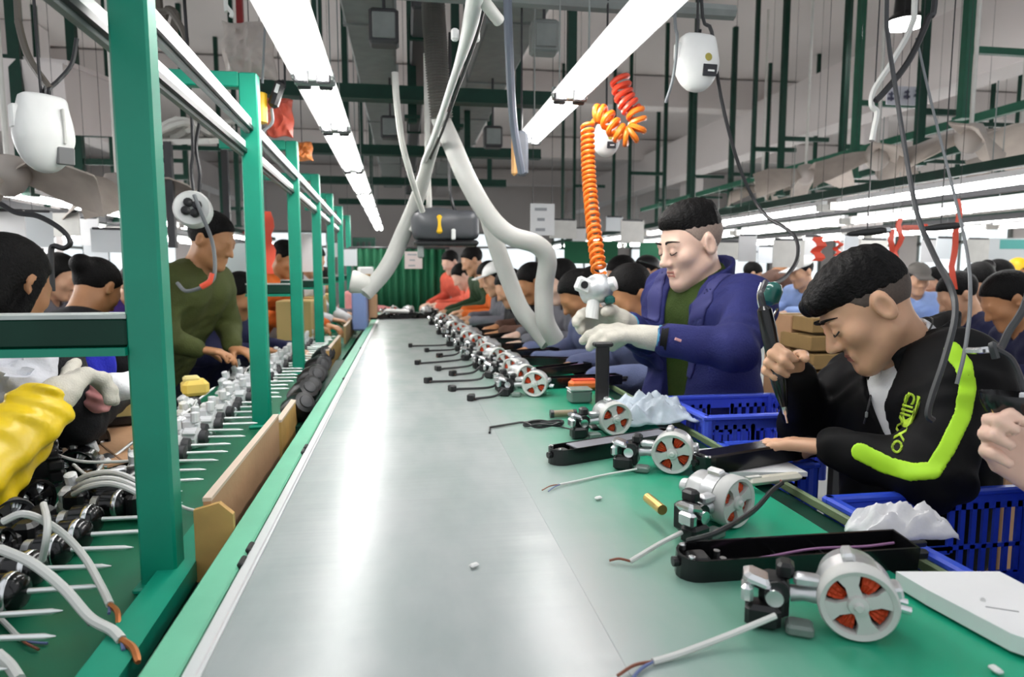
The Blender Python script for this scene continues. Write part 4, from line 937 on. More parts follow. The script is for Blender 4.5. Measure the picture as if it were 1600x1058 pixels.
sheet('partition', 'milky partition behind the olive-jacket worker between the posts', 'panel', 352, 380, 392, 440, 4.5, M('milky panel', (.70, .78, .76), .5))
sheet('partition', 'bright white cabinet side seen right of the second post', 'panel', 468, 365, 492, 425, 5.2, paper)
sheet('green_board', 'green board hanging behind the orange spiral hose', 'board', 882, 377, 965, 412, 5.6, curtain_m)
sheet('green_board', 'green screen between the standing man\'s face and the hose', 'board', 1000, 378, 1060, 440, 6.2, M('bright green board', (.005, .16, .07), .6))
sheet('partition', 'white cabinet at the left background beside the nearest post', 'panel', 38, 370, 64, 405, 4.6, paper)
sheet('green_board', 'small bright green panel left of the nearest post', 'board', 198, 392, 226, 425, 5.0, M('bright green board', (.005, .16, .07), .6))
# curtain at the far end (pleated)
t = thing('end_curtain', 'dark green pleated curtain closing the far end of the line', 'curtain', (-.1, 7.6, .4)); vs = []; n = 60
for i in range(n+1):
    x = -.55+1.0*i/n; y = 7.6+.03*math.sin(i*1.3)+.015*math.sin(i*.7)
    for z in (.5, 1.52): vs.append((x, y, z))
o = MB().add(vs, [(2*i, 2*i+2, 2*i+3, 2*i+1) for i in range(n)]).build('cloth', curtain_m, t, True); so = o.modifiers.new('thick', 'SOLIDIFY'); so.thickness = .006
MB().cyl((-.6, 7.6, 1.53), (.5, 7.6, 1.53), .012, n=8).build('rod', dkgrey, t)
t = thing('dark_cabinet', 'dark green machine cabinet at the end of the line left of the curtain', 'cabinet', (-.75, 8.2, 0))
a, b = oy(552, 372, 8.2), oy(588, 440, 8.2); MB().box(((a.x+b.x)/2, 8.2, a.z/2), (b.x-a.x, .3, a.z)).build('cabinet_body', green_dk, t)
for f in (.25, .5, .75): MB().box((a.x+(b.x-a.x)*f, 8.04, (a.z+b.z)/2), (.03, .02, (a.z-b.z)*.8)).build('rib', blackp, t)
p = oy(566, 432, 6.2); t = thing('carton', 'small carton with white parcel at the far left end of the belt', 'carton', p-V((0, 0, .1))); MB().box(p+V((0, 0, -.04)), (.16, .14, .12), bev=.004).build('carton_body', cardb2, t); MB().box(p+V((.03, 0, .05)), (.12, .12, .07), rotz(.3), bev=.01).build('parcel', paper, t)
p = oy(563, 482, 5.0); t = thing('blue_bin', 'light blue bin left of the belt\'s far end', 'bin', p-V((0, 0, .15))); MB().box(p, (.10, .3, .3), bev=.01).build('bin_body', M('pale blue plastic', (.22, .30, .58), .5), t); MB().box(p+V((0, 0, .155)), (.12, .32, .02), bev=.004).build('bin_rim', M('pale blue plastic', (.22, .30, .58), .5), t)
p = oy(583, 478, 5.2); t = thing('tan_box', 'tan box standing at the left edge of the belt\'s far end', 'box', p-V((0, 0, .1))); MB().box(p, (.06, .2, .17), bev=.004).build('box_body', cardb, t); MB().box(p+V((0, 0, .088)), (.03, .2, .004)).build('tape', M('packing tape', (.42, .27, .11), .4), t)
# pile at the belt's far end
for k in range(7):
    q = oz(612+12*k, 470+4*(k % 3), KT+.0); q = V((-.14+.075*k, 5.75+.12*(k % 3), KT+.002))
    s = dup(SP, q, .6+.9*k, '%s dark casing from the left in the heap at the belt\'s far end' % ORD[k]); s['group'] = 'casings heaped at the far end of the belt'
for k in range(3):
    o = dup(MP, V((-.10+.16*k, 6.15, KT)), k*1.1, ['left', 'middle', 'right'][k]+' motor of three behind the heap at the far belt end'); o['group'] = 'motors at the far belt end'
q = V((-.06, 5.75, KT+.045)); t = thing('white_casing', 'white casing lying slanted on top of the heap at the far belt end', 'casing', q); MB().box(q+V((0, 0, .02)), (.25, .06, .03), rotz(-.5), bev=.012).build('body', whitep, t); MB().box(q+V((.10, -.05, .02)), (.05, .05, .034), rotz(-.5), bev=.01).build('nose', dkgrey, t)
# ================================================================== LEFT BENCH GOODS
def arm_proto(dark):
    t = thing('motor_armature', 'x', 'armature', (0, 0, 0)); z = .030; o = V((0, 0, z)); ax = V((1, 0, 0))
    MB().lathe([(.001, 0), (.0030, -.010), (.0042, -.014), (.0042, -.10), (.006, -.105)], o, ax, 10, True).build('shaft', M('ground steel shaft', (.85, .87, .86), .3, metal=.6), t, True)
    if dark:
        MB().lathe([(.010, -.10), (.022, -.105), (.028, -.115), (.028, -.15), (.022, -.155), (.012, -.16), (.014, -.19), (.006, -.195)], o, ax, 16, True).build('core', blackg, t, True)
        MB().lathe([(.0285, -.118), (.030, -.120), (.030, -.126), (.0285, -.128)], o, ax, 18, True).build('ring', steel, t, True)
        MB().lathe([(.012, -.158), (.019, -.160), (.019, -.172), (.012, -.174)], o, ax, 14, True).build('commutator', alu, t, True)
        MB().box(o+V((-.205, 0, .01)), (.04, .04, .04), bev=.008).build('brush_cap', blackp, t)
    else:
        MB().lathe([(.008, -.10), (.020, -.104), (.022, -.12), (.014, -.124)], o, ax, 12, True).build('fan', dkgrey, t, True)
        mb = MB().lathe([(.014, -.124), (.030, -.128), (.031, -.16), (.022, -.17), (.012, -.175)], o, ax, 10, True)
        for k in range(5):
            a = k*1.257; mb.box(o+V((-.143, .031*math.cos(a), .031*math.sin(a))), (.034, .012, .012), Matrix.Rotation(a, 3, 'X'), bev=.002)
        mb.build('gear_housing', M('white cast housing', (.80, .81, .82), .45, var=.1), t)
        MB().box(o+V((-.155, .004, .036)), (.032, .026, .03), bev=.006).lathe([(.006, .04), (.012, .045), (.012, .07), (.007, .072)], o+V((-.135, 0, .0)), (0, 0, 1), 10, True).build('housing_neck', M('white cast housing', (.8, .81, .82), .45), t)
        MB().box(o+V((-.19, 0, -.005)), (.03, .036, .036), bev=.006).build('rear_cap', whitep, t)
    return t
AW = arm_proto(False); AD = arm_proto(True); register(AW)
fw = fd = True
for k in range(48):
    y = .70+.066*k+.00045*k*k
    x = -.462+.012*math.sin(k*2.7)-.010*max(0, k-20)*.1
    if k in (5,): x -= .0
    dark = k < 13 and k != 4
    lab = '%s armature with a steel shaft in the left bench row, counted from the camera' % ordn(k)
    if dark:
        if fd: a = AD; fd = False; a.location = (x, y, LZ)
        else: a = dup(AD, V((x, y, LZ)))
    else:
        if fw: a = AW; fw = False; a.location = (x, y, LZ)
        else: a = dup(AW, V((x, y, LZ)))
    a.rotation_euler = (0, 0, -.04+.05*math.sin(k*1.7)); a['label'] = lab; a['group'] = 'armatures in the left bench row'
# second stacked layer behind: loose white housings
wcast = M('white cast housing', (.8, .81, .82), .45)
for k in range(20):
    y = 1.62+.125*k; q = V((-.68+.02*math.sin(k*3), y, LZ+.002)); a = dup(AW, q, 1.2+.4*math.sin(k*2.1), '%s white housing standing in the back row behind the armatures' % ORD[k]); a['group'] = 'white housings behind the armatures'
    a.rotation_euler = (0, -.35, 1.57+.5*math.sin(k*2.1)); a.location.z = LZ+.035; a.location.x -= .0
# heap of dark motors near the left edge
for k, (px, py, z, rz) in enumerate(((40, 770, .80, .5), (90, 735, .84, 2.0), (60, 815, .80, 1.2), (25, 730, .86, 2.6), (120, 760, .80, .2), (150, 715, .80, 1.0), (20, 850, .80, .9), (215, 790, .80, 2.2), (5, 905, .80, 1.6))):
    a = dup(MP, oz(px, py, z), rz, ['dark motor with ring at the left edge of the bench heap', 'motor on top of the heap under the yellow sleeve', 'motor in the middle of the near left heap', 'motor under the yellow cuff at the picture edge', 'motor of the heap nearest the white cable bundle', 'motor at the back of the heap by the cardboard flap', 'motor low at the left edge in front of the heap', 'black ringed motor left of the nearest post foot', 'foremost motor of the heap at the left picture edge'][k]); a['group'] = 'motors heaped on the left bench'
    for ch in [c for c in bpy.data.objects if c.parent == a]:
        m_ = {'motor_can': blackg, 'stator_frame': blackg if k % 3 else dkgrey, 'chrome_clip': blackp, 'bracket_arm': dkgrey}.get(ch.name.split('.')[0])
        if m_: ch.material_slots[0].link = 'OBJECT'; ch.material_slots[0].material = m_
        for g_ in [c for c in bpy.data.objects if c.parent == ch and c.name.startswith('winding')]: g_.material_slots[0].link = 'OBJECT'; g_.material_slots[0].material = alu
def wcable(lab, pts, r=.005, mat=None, tip=None):
    t = thing('white_lead', lab, 'cable', oz(*pts[0])); P = [oz(*q) for q in pts]
    MB().tube(smooth_path(P, 7), r, 8).build('sheath', mat or cablew, t, True)
    if tip:
        a = P[-1]; b = oz(*tip); MB().tube(smooth_path([a, a.lerp(b, .5)+V((.004, 0, .003)), b], 5), [r*.7]*10+[r*.5], 6).build('bare_brown_wire', copperw, t, True); MB().tube([a, a.lerp(b, .45)-V((.006, 0, 0))], r*.4, 6).build('blue_wire', bluew, t)
    return t
wcable('thick white cable arching from the left edge to the bench corner, wire bared', [(0, 858, .92), (50, 880, .91), (100, 920, .88), (140, 965, .85), (175, 985, .84), (190, 1000, .835)], .0065, tip=(216, 1035, .83))
wcable('white cable looping over the dark heap and down beside the bared wire', [(5, 815, .93), (35, 803, .94), (70, 815, .92), (105, 840, .89), (135, 875, .86), (160, 920, .84), (172, 945, .835)], .0055, tip=(185, 975, .83))
wcable('short upright white cable in the near left heap', [(68, 788, .93), (74, 815, .93), (72, 845, .91), (66, 875, .87)], .005)
wcable('white cable forking low from the big arch toward the bench edge', [(100, 925, .87), (125, 950, .85), (142, 975, .835)], .004, M('grey cable', (.17, .18, .19), .5))
wcable('white cable end lying in the bottom left corner', [(-5, 1022, .83), (15, 1040, .82), (30, 1062, .815)], .007)
for k, (y0, w) in enumerate(((742, 70), (752, 80), (760, 64))):
    wcable('%s strand of the white cable bundle beside the nearest post' % ['upper', 'middle', 'lower'][k], [(115, y0+12, .86), (140, y0, .89), (175, y0-4, .90), (210, y0+8, .89), (238, y0+30, .86), (252, y0+52, .83)], .0055, M('soft white cable', (.6, .6, .59), .5))
# flat cardboard, yellow box, black tray, on and beyond the bench
t = thing('side_table', 'small dark table left of the parts bench carrying the cardboard sheet', 'table', (-1.05, 1.5, 0)); MB().box((-1.06, 1.45, .80), (.42, 1.5, .02)).build('table_top', M('dark green laminate', (0, 0, 0)), t)
for y in (.8, 2.1): MB().box((-1.2, y, .40), (.05, .05, .79)).build('leg', green_dk, t)
P = [oz(x, y, .835) for x, y in ((75, 692), (236, 640), (262, 672), (250, 706), (128, 738))]
t = thing('cardboard_flap', 'flat brown cardboard sheet lying on the left bench behind the dark heap', 'cardboard', P[0]); MB().prism(P, (0, 0, -.006), (0, 0, 0)).build('sheet_body', cardb, t); MB().beam(P[0].lerp(P[1], .3), P[4].lerp(P[3], .5), .004, .003).build('crease', M('dark crease', (.22, .12, .06), .9), t)
p = oz(218, 650, .86); t = thing('yellow_box', 'pale yellow foam box on the left bench behind the nearest post', 'box', p); MB().box(p+V((0, .05, .04)), (.16, .12, .09), rotz(.25), bev=.006).build('box_body', M('pale yellow foam', (.80, .68, .28), .8, var=.15), t); MB().box(p+V((.03, -.01, .02)), (.05, .02, .05), rotz(.25), bev=.006).build('orange_patch', M('amber foam', (.75, .42, .03), .8), t)
p = oz(305, 612, .90); t = thing('yellow_box', 'small yellow foam piece just right of the nearest post', 'box', p); MB().box(p+V((0, 0, .015)), (.08, .08, .05), rotz(.4), bev=.012).build('box_body', M('amber yellow foam', (.85, .62, .14), .8), t); MB().box(p+V((-.01, 0, .042)), (.05, .05, .02), rotz(.4), bev=.006).build('pad', M('pale yellow foam', (.80, .68, .28), .8), t)
p = oz(130, 665, .84); t = thing('black_tray', 'black tray of small parts under the white-gloved hand', 'tray', p); MB().box(p+V((0, 0, .012)), (.34, .10, .025), rotz(.3), bev=.005).build('tray_body', blackp, t)
for k in range(4): MB().box(p+rotz(.3)@V((-.1+.06*k, 0, .028)), (.03, .03, .012), bev=.003).build('small_part', [steel, blackg][k % 2], t)
t = thing('next_bench', 'bluish worktable beyond the left bench', 'table', (-1.36, 3.2, 0)); MB().box((-1.36, 4.9, .80), (.30, 4.4, .025)).build('table_top', M('pale blue table top', (.34, .38, .58), .5, var=.15), t)
for y in (2.9, 4.6, 6.6): MB().box((-1.36, y, .39), (.05, .05, .78)).build('leg', green_dk, t)
for k in range(3):
    p = V((-1.36+.01*k, 2.95+.26*k, .815)); t = thing('pink_carton', '%s open carton with pink film on the bluish table at left' % ['nearest', 'middle', 'furthest'][k], 'carton', p, 'cartons with pink film'); MB().box(p+V((0, 0, .03)), (.26, .22, .06), bev=.003).build('carton_body', M('olive brown carton', (.33, .21, .06), .8), t)
    o = crumple('x', None, None, p+V((0, 0, .062)), .25, .22, pink, 20+k, .06, n=14); o.name = 'pink_film'; o.parent = t; o.location = -t.location
    for kk in ('label', 'category'):
        if kk in o: del o[kk]
for k in range(3):
    p = V((-.72, 4.7+.6*k, .82)); t = thing('tan_carton', '%s tan carton on the left bench beyond the fourth post' % ['nearest', 'middle', 'furthest'][k], 'carton', p, 'tan cartons on the left bench'); MB().box(p+V((0, 0, .13)), (.22, .3, .28), bev=.004).build('carton_body', M('yellow tan carton', (.50, .36, .14), .8), t); MB().box(p+V((.111, 0, .12)), (.004, .06, .26)).build('tape', M('packing tape', (.42, .27, .11), .4), t)
# black parts heaped on the rail past the short wooden guard
for k in range(9):
    p = V((-.33-.008*k, 2.12+.16*k, .875+.012*(k % 2))); t = thing('moulded_cup', '%s black moulded cup heaped on the edge past the short wooden guard' % ORD[k], 'cup', p, 'black cups heaped on the bench edge')
    MB().lathe([(.012, .045), (.034, .04), (.043, .015), (.043, -.035), (.03, -.045)], p, (.6, -.6, .5+.2*math.sin(k)), 14, True).build('cup_body', blackp, t, True); MB().lathe([(.01, .05), (.02, .047), (.022, .041)], p, (.6, -.6, .5+.2*math.sin(k)), 12, True).build('collar', dkgrey, t, True)
t = thing('cup_shelf', 'dark green ledge carrying the heap of black cups', 'shelf', (-.35, 2.1, .8)); MB().box((-.36, 2.8, .815), (.09, 1.5, .03)).build('ledge', green_dk, t)

# pale work cards hung over the other lines, between the lamps and the workers' heads
cards = [(18, 352, 3.2), (52, 358, 3.4), (96, 350, 3.9), (140, 362, 4.4), (168, 376, 4.0), (188, 372, 5.0), (75, 386, 4.8), (150, 392, 5.4), (1140, 392, 5.2), (1168, 388, 4.6), (1196, 398, 5.6), (1232, 396, 4.4), (1270, 384, 5.0), (1330, 384, 5.8), (1365, 390, 4.6), (1452, 392, 5.2), (1478, 388, 4.4), (1528, 392, 5.0), (520, 390, 6.4), (545, 402, 7.0), (880, 358, 5.0), (905, 372, 6.0), (960, 350, 6.5), (988, 362, 5.4)]
for k, (px, py, d) in enumerate(cards):
    c = dp(px, py, d); t = thing('work_card', '%s pale work card hung over the %s, counted from the left' % (ORD[k] if k < 8 else ORD[k-8] if k < 18 else ORD[k-18], 'left lines' if k < 8 else 'right lines' if k < 18 else 'far lines'), 'card', c, 'pale work cards over the lines')
    w, h = .12+.05*(k % 3), .14+.04*(k % 2)
    MB().box(c, (w, .006, h), rotz(.3*math.sin(k*2))).build('sheet_body', [paper, M('milky partition plastic', (.70, .74, .76), .4), offwhite][k % 3], t)
    MB().box(c+V((0, 0, h/2)), (w*.9, .012, .014), rotz(.3*math.sin(k*2)), bev=.003).build('clip_bar', dkgrey, t)
    MB().cyl(c+V((0, 0, h/2)), V((c.x, c.y, ZC)), .0015, n=4).build('string', cableb, t)
# ================================================================== PEOPLE
def frame(fwd, up=(0, 0, 1)):
    f = V(fwd).normalized(); u = V(up); u = (u-f*u.dot(f)).normalized(); r = f.cross(u)
    return np.array([[r.x, f.x, u.x], [r.y, f.y, u.y], [r.z, f.z, u.z]], dtype=np.float32)
def near(q, c, R, fn):
    c = A(c); d = np.linalg.norm(q-c, axis=1); out = (d-R*.75).astype(np.float32); m = d < R
    if m.any(): out[m] = fn(q[m])
    return out
def head_local(q, eyes=True):
    d = ell(q, (0, -.012, .035), (.0745, .096, .083))
    d = smin(d, ell(q, (0, .028, -.030), (.059, .064, .082)), .03)
    for s in (-1, 1):
        d = smin(d, rc(q, (s*.050, .0, -.055), (s*.014, .070, -.096), .020, .019), .025)
        d = smin(d, sph(q, (s*.040, .060, -.018), .024), .02)
    d = smin(d, rc(q, (-.036, .080, .022), (.036, .080, .022), .011, .011), .018)
    for s in (-1, 1): d = smax(d, -sph(q, (s*.031, .104, .004), .0165), .014)
    for s in (-1, 1): d = smin(d, sph(q, (s*.031, .081, .004), .0135), .004)
    nose = rc(q, (0, .087, .012), (0, .110, -.026), .008, .0115)
    for s in (-1, 1): nose = smin(nose, sph(q, (s*.0115, .099, -.030), .0085), .008)
    d = smin(d, nose, .010)
    d = smin(d, rc(q, (-.019, .088, -.0575), (.019, .088, -.0575), .0058, .0058), .008)
    d = smin(d, rc(q, (-.016, .087, -.0680), (.016, .087, -.0680), .0066, .0066), .008)
    d = smax(d, -rc(q, (-.022, .095, -.0625), (.022, .095, -.0625), .0022, .0022), .004)
    d = smin(d, sph(q, (0, .074, -.094), .020), .018)
    for s in (-1, 1):
        e = ell(q, (s*.079, -.008, -.002), (.011, .020, .033)); e = smax(e, -ell(q, (s*.090, -.004, .0), (.010, .011, .021)), .006)
        d = smin(d, e, .010)
    return d
def hair_local(q, style):
    d = ell(q, (0, -.014, .040), (.0815, .103, .091)) if style != 'flat' else ell(q, (0, -.012, .038), (.080, .101, .090))
    x, y, z = q[:, 0], q[:, 1], q[:, 2]
    n = .0009*np.sin(x*300+3*np.sin(y*60))*np.sin(z*60+y*50+3)+.0008*np.sin(y*260+x*160)
    zl = np.interp(y, [-.12, -.06, -.02, .02, .045, .065, .1], [-.055, -.05, -.012, .012, .045, .066, .072])
    if style == 'quiff': zl = np.interp(y, [-.12, -.06, -.02, .02, .045, .065, .1], [.035, .04, .046, .048, .052, .064, .070])
    if style == 'fringe': zl = np.interp(y, [-.12, -.06, -.02, .02, .045, .065, .12], [.015, .018, .026, .034, .040, .046, .044])
    d = d+n
    if style == 'quiff':
        d = smin(ell(q, (0, -.014, .040), (.0765, .0985, .087))+n, ell(q, (0, .018, .092), (.057, .062, .034))+n, .03)
        d = smin(d, ell(q, (0, -.03, .095), (.06, .066, .032))+n, .03)
    if style == 'fringe':
        d = ell(q, (0, -.013, .038), (.0775, .100, .088))+n
        d = smin(d, ell(q, (.0, .052, .078), (.060, .050, .032))+n*2, .03)
        d = smin(d, ell(q, (0, -.02, .088), (.064, .078, .036))+n*2, .03)
        d = smin(d, rc(q, (-.035, .088, .074), (.03, .096, .072), .013, .012)+n*2, .02)
    d = smax(d, zl-z, .010)
    if style == 'long':
        d = smin(d, ell(q, (0, -.060, -.055), (.078, .052, .105))+n, .03)
        for s in (-1, 1): d = smin(d, rc(q, (s*.074, .01, .02), (s*.072, -.01, -.09), .016, .02), .02)
    if style == 'bun':
        d = smin(d, sph(q, (0, -.115, .045), .042)+n, .02)
    if style == 'tail':
        d = smin(d, rc(q, (0, -.10, .02), (0, -.135, -.13), .030, .022)+n, .03)
    return d
def fade_local(q):
    d = ell(q, (0, -.012, .035), (.0762, .0985, .0850)); x, y, z = q[:, 0], q[:, 1], q[:, 2]
    zl = np.interp(y, [-.12, -.06, -.025, -.01, .02, .045, .07], [-.055, -.05, -.045, .005, .010, .050, .08])
    d = smax(d, zl-z, .006); return smax(d, z-.075, .006)
FL = ((.042, .026, .021), (.046, .029, .022), (.042, .027, .021), (.033, .021, .019))
def hand_caps(w, d, n, s, curls, thumb=(.5, .5), sc=1.0, spread=.0):
    """capsules of a hand: w wrist, d direction to the fingers, n palm side, s thumb side, curls (3 angles) per finger"""
    w = V(w); d = V(d).normalized(); n = V(n); n = (n-d*n.dot(d)).normalized(); s0 = V(s); s = d.cross(n); s = s if s.dot(s0) > 0 else -s
    caps = []; off = (.027, .009, -.010, -.027); ml = (.088, .092, .087, .078)
    for i in range(4):
        k = w+(d*ml[i]+s*off[i])*sc; caps.append((w+(d*.012+s*off[i]*.55)*sc, k, .0155*sc, .0115*sc))
        a = 0; p = k; rr = (.0100, .0092, .0084, .0074)
        dd = (d+s*(spread*(1.5-i)/1.5)).normalized()
        for j in range(3):
            a += curls[i][j]; v = dd*math.cos(a)+n*math.sin(a); e = p+v*FL[i][j]*sc*1.02
            caps.append((p, e, rr[j]*sc, rr[j+1]*sc)); p = e
    p0 = w+(d*.018+s*.016+n*.006)*sc; p1 = w+(d*.050+s*.040+n*(.004+.022*thumb[0]))*sc
    t = (d*(.85-.5*thumb[0])+s*(.55-.75*thumb[1])+n*(.25+.7*thumb[0])).normalized(); p2 = p1+t*.036*sc
    t2 = (t+n*.35*thumb[0]-s*.5*thumb[1]).normalized(); p3 = p2+t2*.028*sc
    caps += [(p0, p1, .017*sc, .013*sc), (p1, p2, .0125*sc, .0110*sc), (p2, p3, .0108*sc, .0088*sc)]
    return caps
def caps_fn(caps, k=.007):
    c = sum((V(a)+V(b) for a, b, *_ in caps), V())/(2*len(caps))
    def fn(q):
        d = None
        for a, b, ra, rb in caps:
            e = rc(q, a, b, ra, rb); d = e if d is None else smin(d, e, k)
        return d
    return c, fn
class Figure:
    """joints in world space -> skin, clothes, hair as signed distance shapes"""
    def __init__(s, H, HR, N, shL, shR, elL, elR, wrL, wrR, pel, tf, hs=1.0, handL=None, handR=None, knL=None, knR=None, thin=1.0):
        s.__dict__.update(dict(H=V(H), HR=HR, N=V(N), sh=(V(shL), V(shR)), el=(V(elL), V(elR)), wr=(V(wrL), V(wrR)), pel=V(pel), hs=hs, hands=(handL, handR), kn=(knL, knR), thin=thin))
        r = (s.sh[1]-s.sh[0]).normalized(); u = (s.N-s.pel).normalized(); s.r = r; s.f = u.cross(r).normalized(); s.u = r.cross(s.f)
    def hl(s, q): return (q-A(s.H))@s.HR/s.hs
    def head(s, q): return near(q, s.H, .19*s.hs, lambda x: head_local(s.hl(x))*s.hs)
    def torso(s, q, inf=0.0):
        d = None; w = (s.sh[1]-s.sh[0]).length
        for k in (0, 1):
            sg = -1 if k == 0 else 1
            ch = s.N.lerp(s.sh[k], .52)-s.u*.09+s.f*.008; hp = s.pel+s.r*sg*.078
            e = rc(q, ch, hp, .094*s.thin+inf, .088*s.thin+inf); d = e if d is None else smin(d, e, .10)
            e = rc(q, s.N-s.u*.035, s.sh[k]-s.u*.012, .050+inf, .052+inf); d = smin(d, e, .07)
            e = rc(q, s.sh[k]-s.u*.03, ch, .058+inf, .08+inf); d = smin(d, e, .06)
        return d
    def arm(s, q, k, inf=0.0, cuff=None):
        w = s.wr[k] if cuff is None else s.el[k].lerp(s.wr[k], cuff)
        d = rc(q, s.sh[k], s.el[k], .050+inf, .041+inf); return smin(d, rc(q, s.el[k], w, .041+inf, .027+inf*1.0), .03)
    def neck(s, q):
        a = s.H+V(s.HR[:, 1].tolist())*(-.018*s.hs)+V(s.HR[:, 2].tolist())*(-.045*s.hs)
        return rc(q, a, s.N-s.u*.02, .052*s.hs, .058)
    def skin(s, q):
        d = smin(s.head(q), s.neck(q), .025)
        d = smin(d, s.torso(q, -.018), .05)
        for k in (0, 1):
            d = smin(d, s.arm(q, k, -.008), .03)
            if s.hands[k]:
                c, fn = caps_fn(s.hands[k]); d = smin(d, near(q, c, .17, fn), .015)
        return d
    def bounds(s, pad=.16):
        P = [s.H, s.N, *s.sh, *s.el, *s.wr, s.pel]+[V(c[1]) for h in s.hands if h for c in h]
        lo = V([min(p[i] for p in P)-pad for i in range(3)]); hi = V([max(p[i] for p in P)+pad for i in range(3)]); return lo, hi
    def folds(s, q, a=.004):
        n = np.sin(q@A((38, 21, 55))+2*np.sin(q@A((13, 29, 17))))*np.sin(q@A((-17, 33, 24))+1.3)
        for k in (0, 1):
            e = np.exp(-(np.linalg.norm(q-A(s.el[k]), axis=1)/.09)**2); n = n+1.3*e*np.sin((q-A(s.el[k]))@A((s.wr[k]-s.sh[k]).normalized())*95)
        return n*a
    def coat(s, q, inf=.012, cuff=.93, fold=.004, neckcut=.0, sleeves=True):
        d = s.torso(q, inf)
        if sleeves:
            for k in (0, 1): d = smin(d, s.arm(q, k, inf+.004, cuff), .04)
        d = d+s.folds(q, fold)
        return d
    def low(s, q):
        d = None
        for k in (0, 1):
            sg = -1 if k == 0 else 1; hp = s.pel+s.r*sg*.085
            kn = s.kn[k] if s.kn[k] is not None else hp+s.f*.40-V((0, 0, .06)); ft = V((kn.x-s.f.x*.05, kn.y-s.f.y*.05, .07))
            e = smin(rc(q, hp, kn, .092, .062), rc(q, kn, ft, .060, .045), .03); e = smin(e, rc(q, ft, ft+V((s.f.x, s.f.y, 0)).normalized()*.16-V((0, 0, .02)), .045, .035), .02)
            d = e if d is None else smin(d, e, .05)
        return d
def base(o, loc):      # move a mesh object's origin to a point
    loc = V(loc); o.data.transform(Matrix.Translation(-loc)); o.location = loc
def face_bits(F, par, lipmat, brow=1.0, closed=True):
    def W(p): 
        v = F.HR@A(p)*F.hs; return F.H+V(v.tolist())
    for s in (-1, 1):
        P = [W((s*.012, .0925, .030)), W((s*.026, .0975, .036)), W((s*.042, .088, .035)), W((s*.052, .072, .029))]
        MB().tube(smooth_path(P, 4), list(np.interp(np.linspace(0, 1, 13), [0, .3, 1], [.0030, .0042, .0012])), 6).build('eyebrow', hairm, par, True)
        P = [W((s*.0185, .0905, .001)), W((s*.026, .0945, -.0025)), W((s*.033, .0955, -.003)), W((s*.040, .0920, -.001)), W((s*.0455, .0855, .003))]
        MB().tube(smooth_path(P, 4), .0017, 6).build('eyelash', lash, par, True)
        if not closed:
            MB().lathe([(.0005, .0135), (.006, .0122), (.0075, .0105)], W((s*.031, .0815, .0035)), V((F.HR@A((s*.1, 1, -.05))).tolist()), 12, True).build('iris', lash, par, True)
    def lf(q):
        l = F.hl(q); d = smin(rc(l, (-.021, .0885, -.0575), (.021, .0885, -.0575), .0048, .0048), rc(l, (-.0175, .0875, -.0680), (.0175, .0875, -.0680), .0058, .0058), .003)
        for s in (-1, 1): d = smax(d, (np.abs(l[:, 0])-.019-.05*np.maximum(l[:, 1]-.08, 0)), .006)
        body = head_local(l)-.0006
        return np.maximum(d-.0012, body)*F.hs
    c = W((0, .088, -.0625)); sdf_obj('lips', lf, c-V((.04,)*3), c+V((.04,)*3), .0017, lipmat, par)
# ---------------------------------------------------------------- seated young man in black track jacket
HRt = frame((-.77, .20, -.60), (-.42, .25, .84))
shL, shR = dp(1492, 572, 1.33), dp(1335, 600, 1.62); N = dp(1432, 560, 1.44)
elL, wrL = dp(1462, 742, 1.23), dp(1302, 700, 1.36)
elR, wrR = dp(1262, 668, 1.68), dp(1228, 612, 1.53)
pel = V((1.16, 1.36, .66))
hl_d = dp(1190, 688, 1.46)-wrL
hL = hand_caps(wrL, hl_d, (-.12, .0, -1), (.2, 1, .3), ((.15, .25, .15), (.12, .25, .15), (.15, .25, .15), (.2, .3, .15)), (.25, .2), 1.0, .12)
# right hand round the upright screwdriver
hr_d = V((-.72, -.62, .28)); grip = dp(1208, 575, 1.47)
wr2 = dp(1243, 588, 1.53)
hR = hand_caps(wr2, dp(1212, 566, 1.50)-wr2, (-.1, -1.0, -.15), (.1, .1, 1), ((.7, 1.2, .8), (.75, 1.25, .8), (.8, 1.25, .8), (.85, 1.3, .8)), (.7, .6), 1.0)
T = Figure(dp(1356, 484, 1.42), HRt, N, shL, shR, elL, elR, wrL, wr2, pel, None, .98, hL, hR)
lo, hi = T.bounds()
track = sdf_obj('person', T.skin, lo, hi, .0042, skin2)
base(track, (1.16, 1.36, 0))
tag(track, 'young man in black track jacket with neon green sleeve stripe, head bowed', 'person')
face_bits(T, track, lipm2)
def tj(q):
    d = T.coat(q, .014, .95, .0045)
    # neck opening and V in front
    a = T.N+T.u*.10; cut = rc(q, T.N-T.u*.06+T.f*.03, T.N+T.u*.14+T.f*.05, .060, .078)
    v = rc(q, T.N-T.u*.20+T.f*.115, T.N+T.u*.02+T.f*.09, .006, .052)
    return smax(d, -smin(cut, v, .03), .008)
jk = sdf_obj('track_jacket', tj, lo, hi, .006, track_m, track)
def collar(q):
    l = (q-A(T.N)); r_, f_, u_ = l@A(T.r), l@A(T.f), l@A(T.u)
    rad = np.sqrt((r_)**2+(f_*.92-.012)**2); ang = np.arctan2(r_, f_)
    tgt = .080+.35*np.maximum(u_-.01, 0); d = np.sqrt((rad-tgt)**2+(np.maximum(np.abs(u_-.012+f_*.28)-.034, 0))**2)-.008
    return smax(d, .30-np.abs(ang), .05) if False else np.maximum(d, (.42-np.abs(ang))*.08)
c = T.N; sdf_obj('collar', collar, c-V((.16,)*3), c+V((.16,)*3), .005, track_m, track)
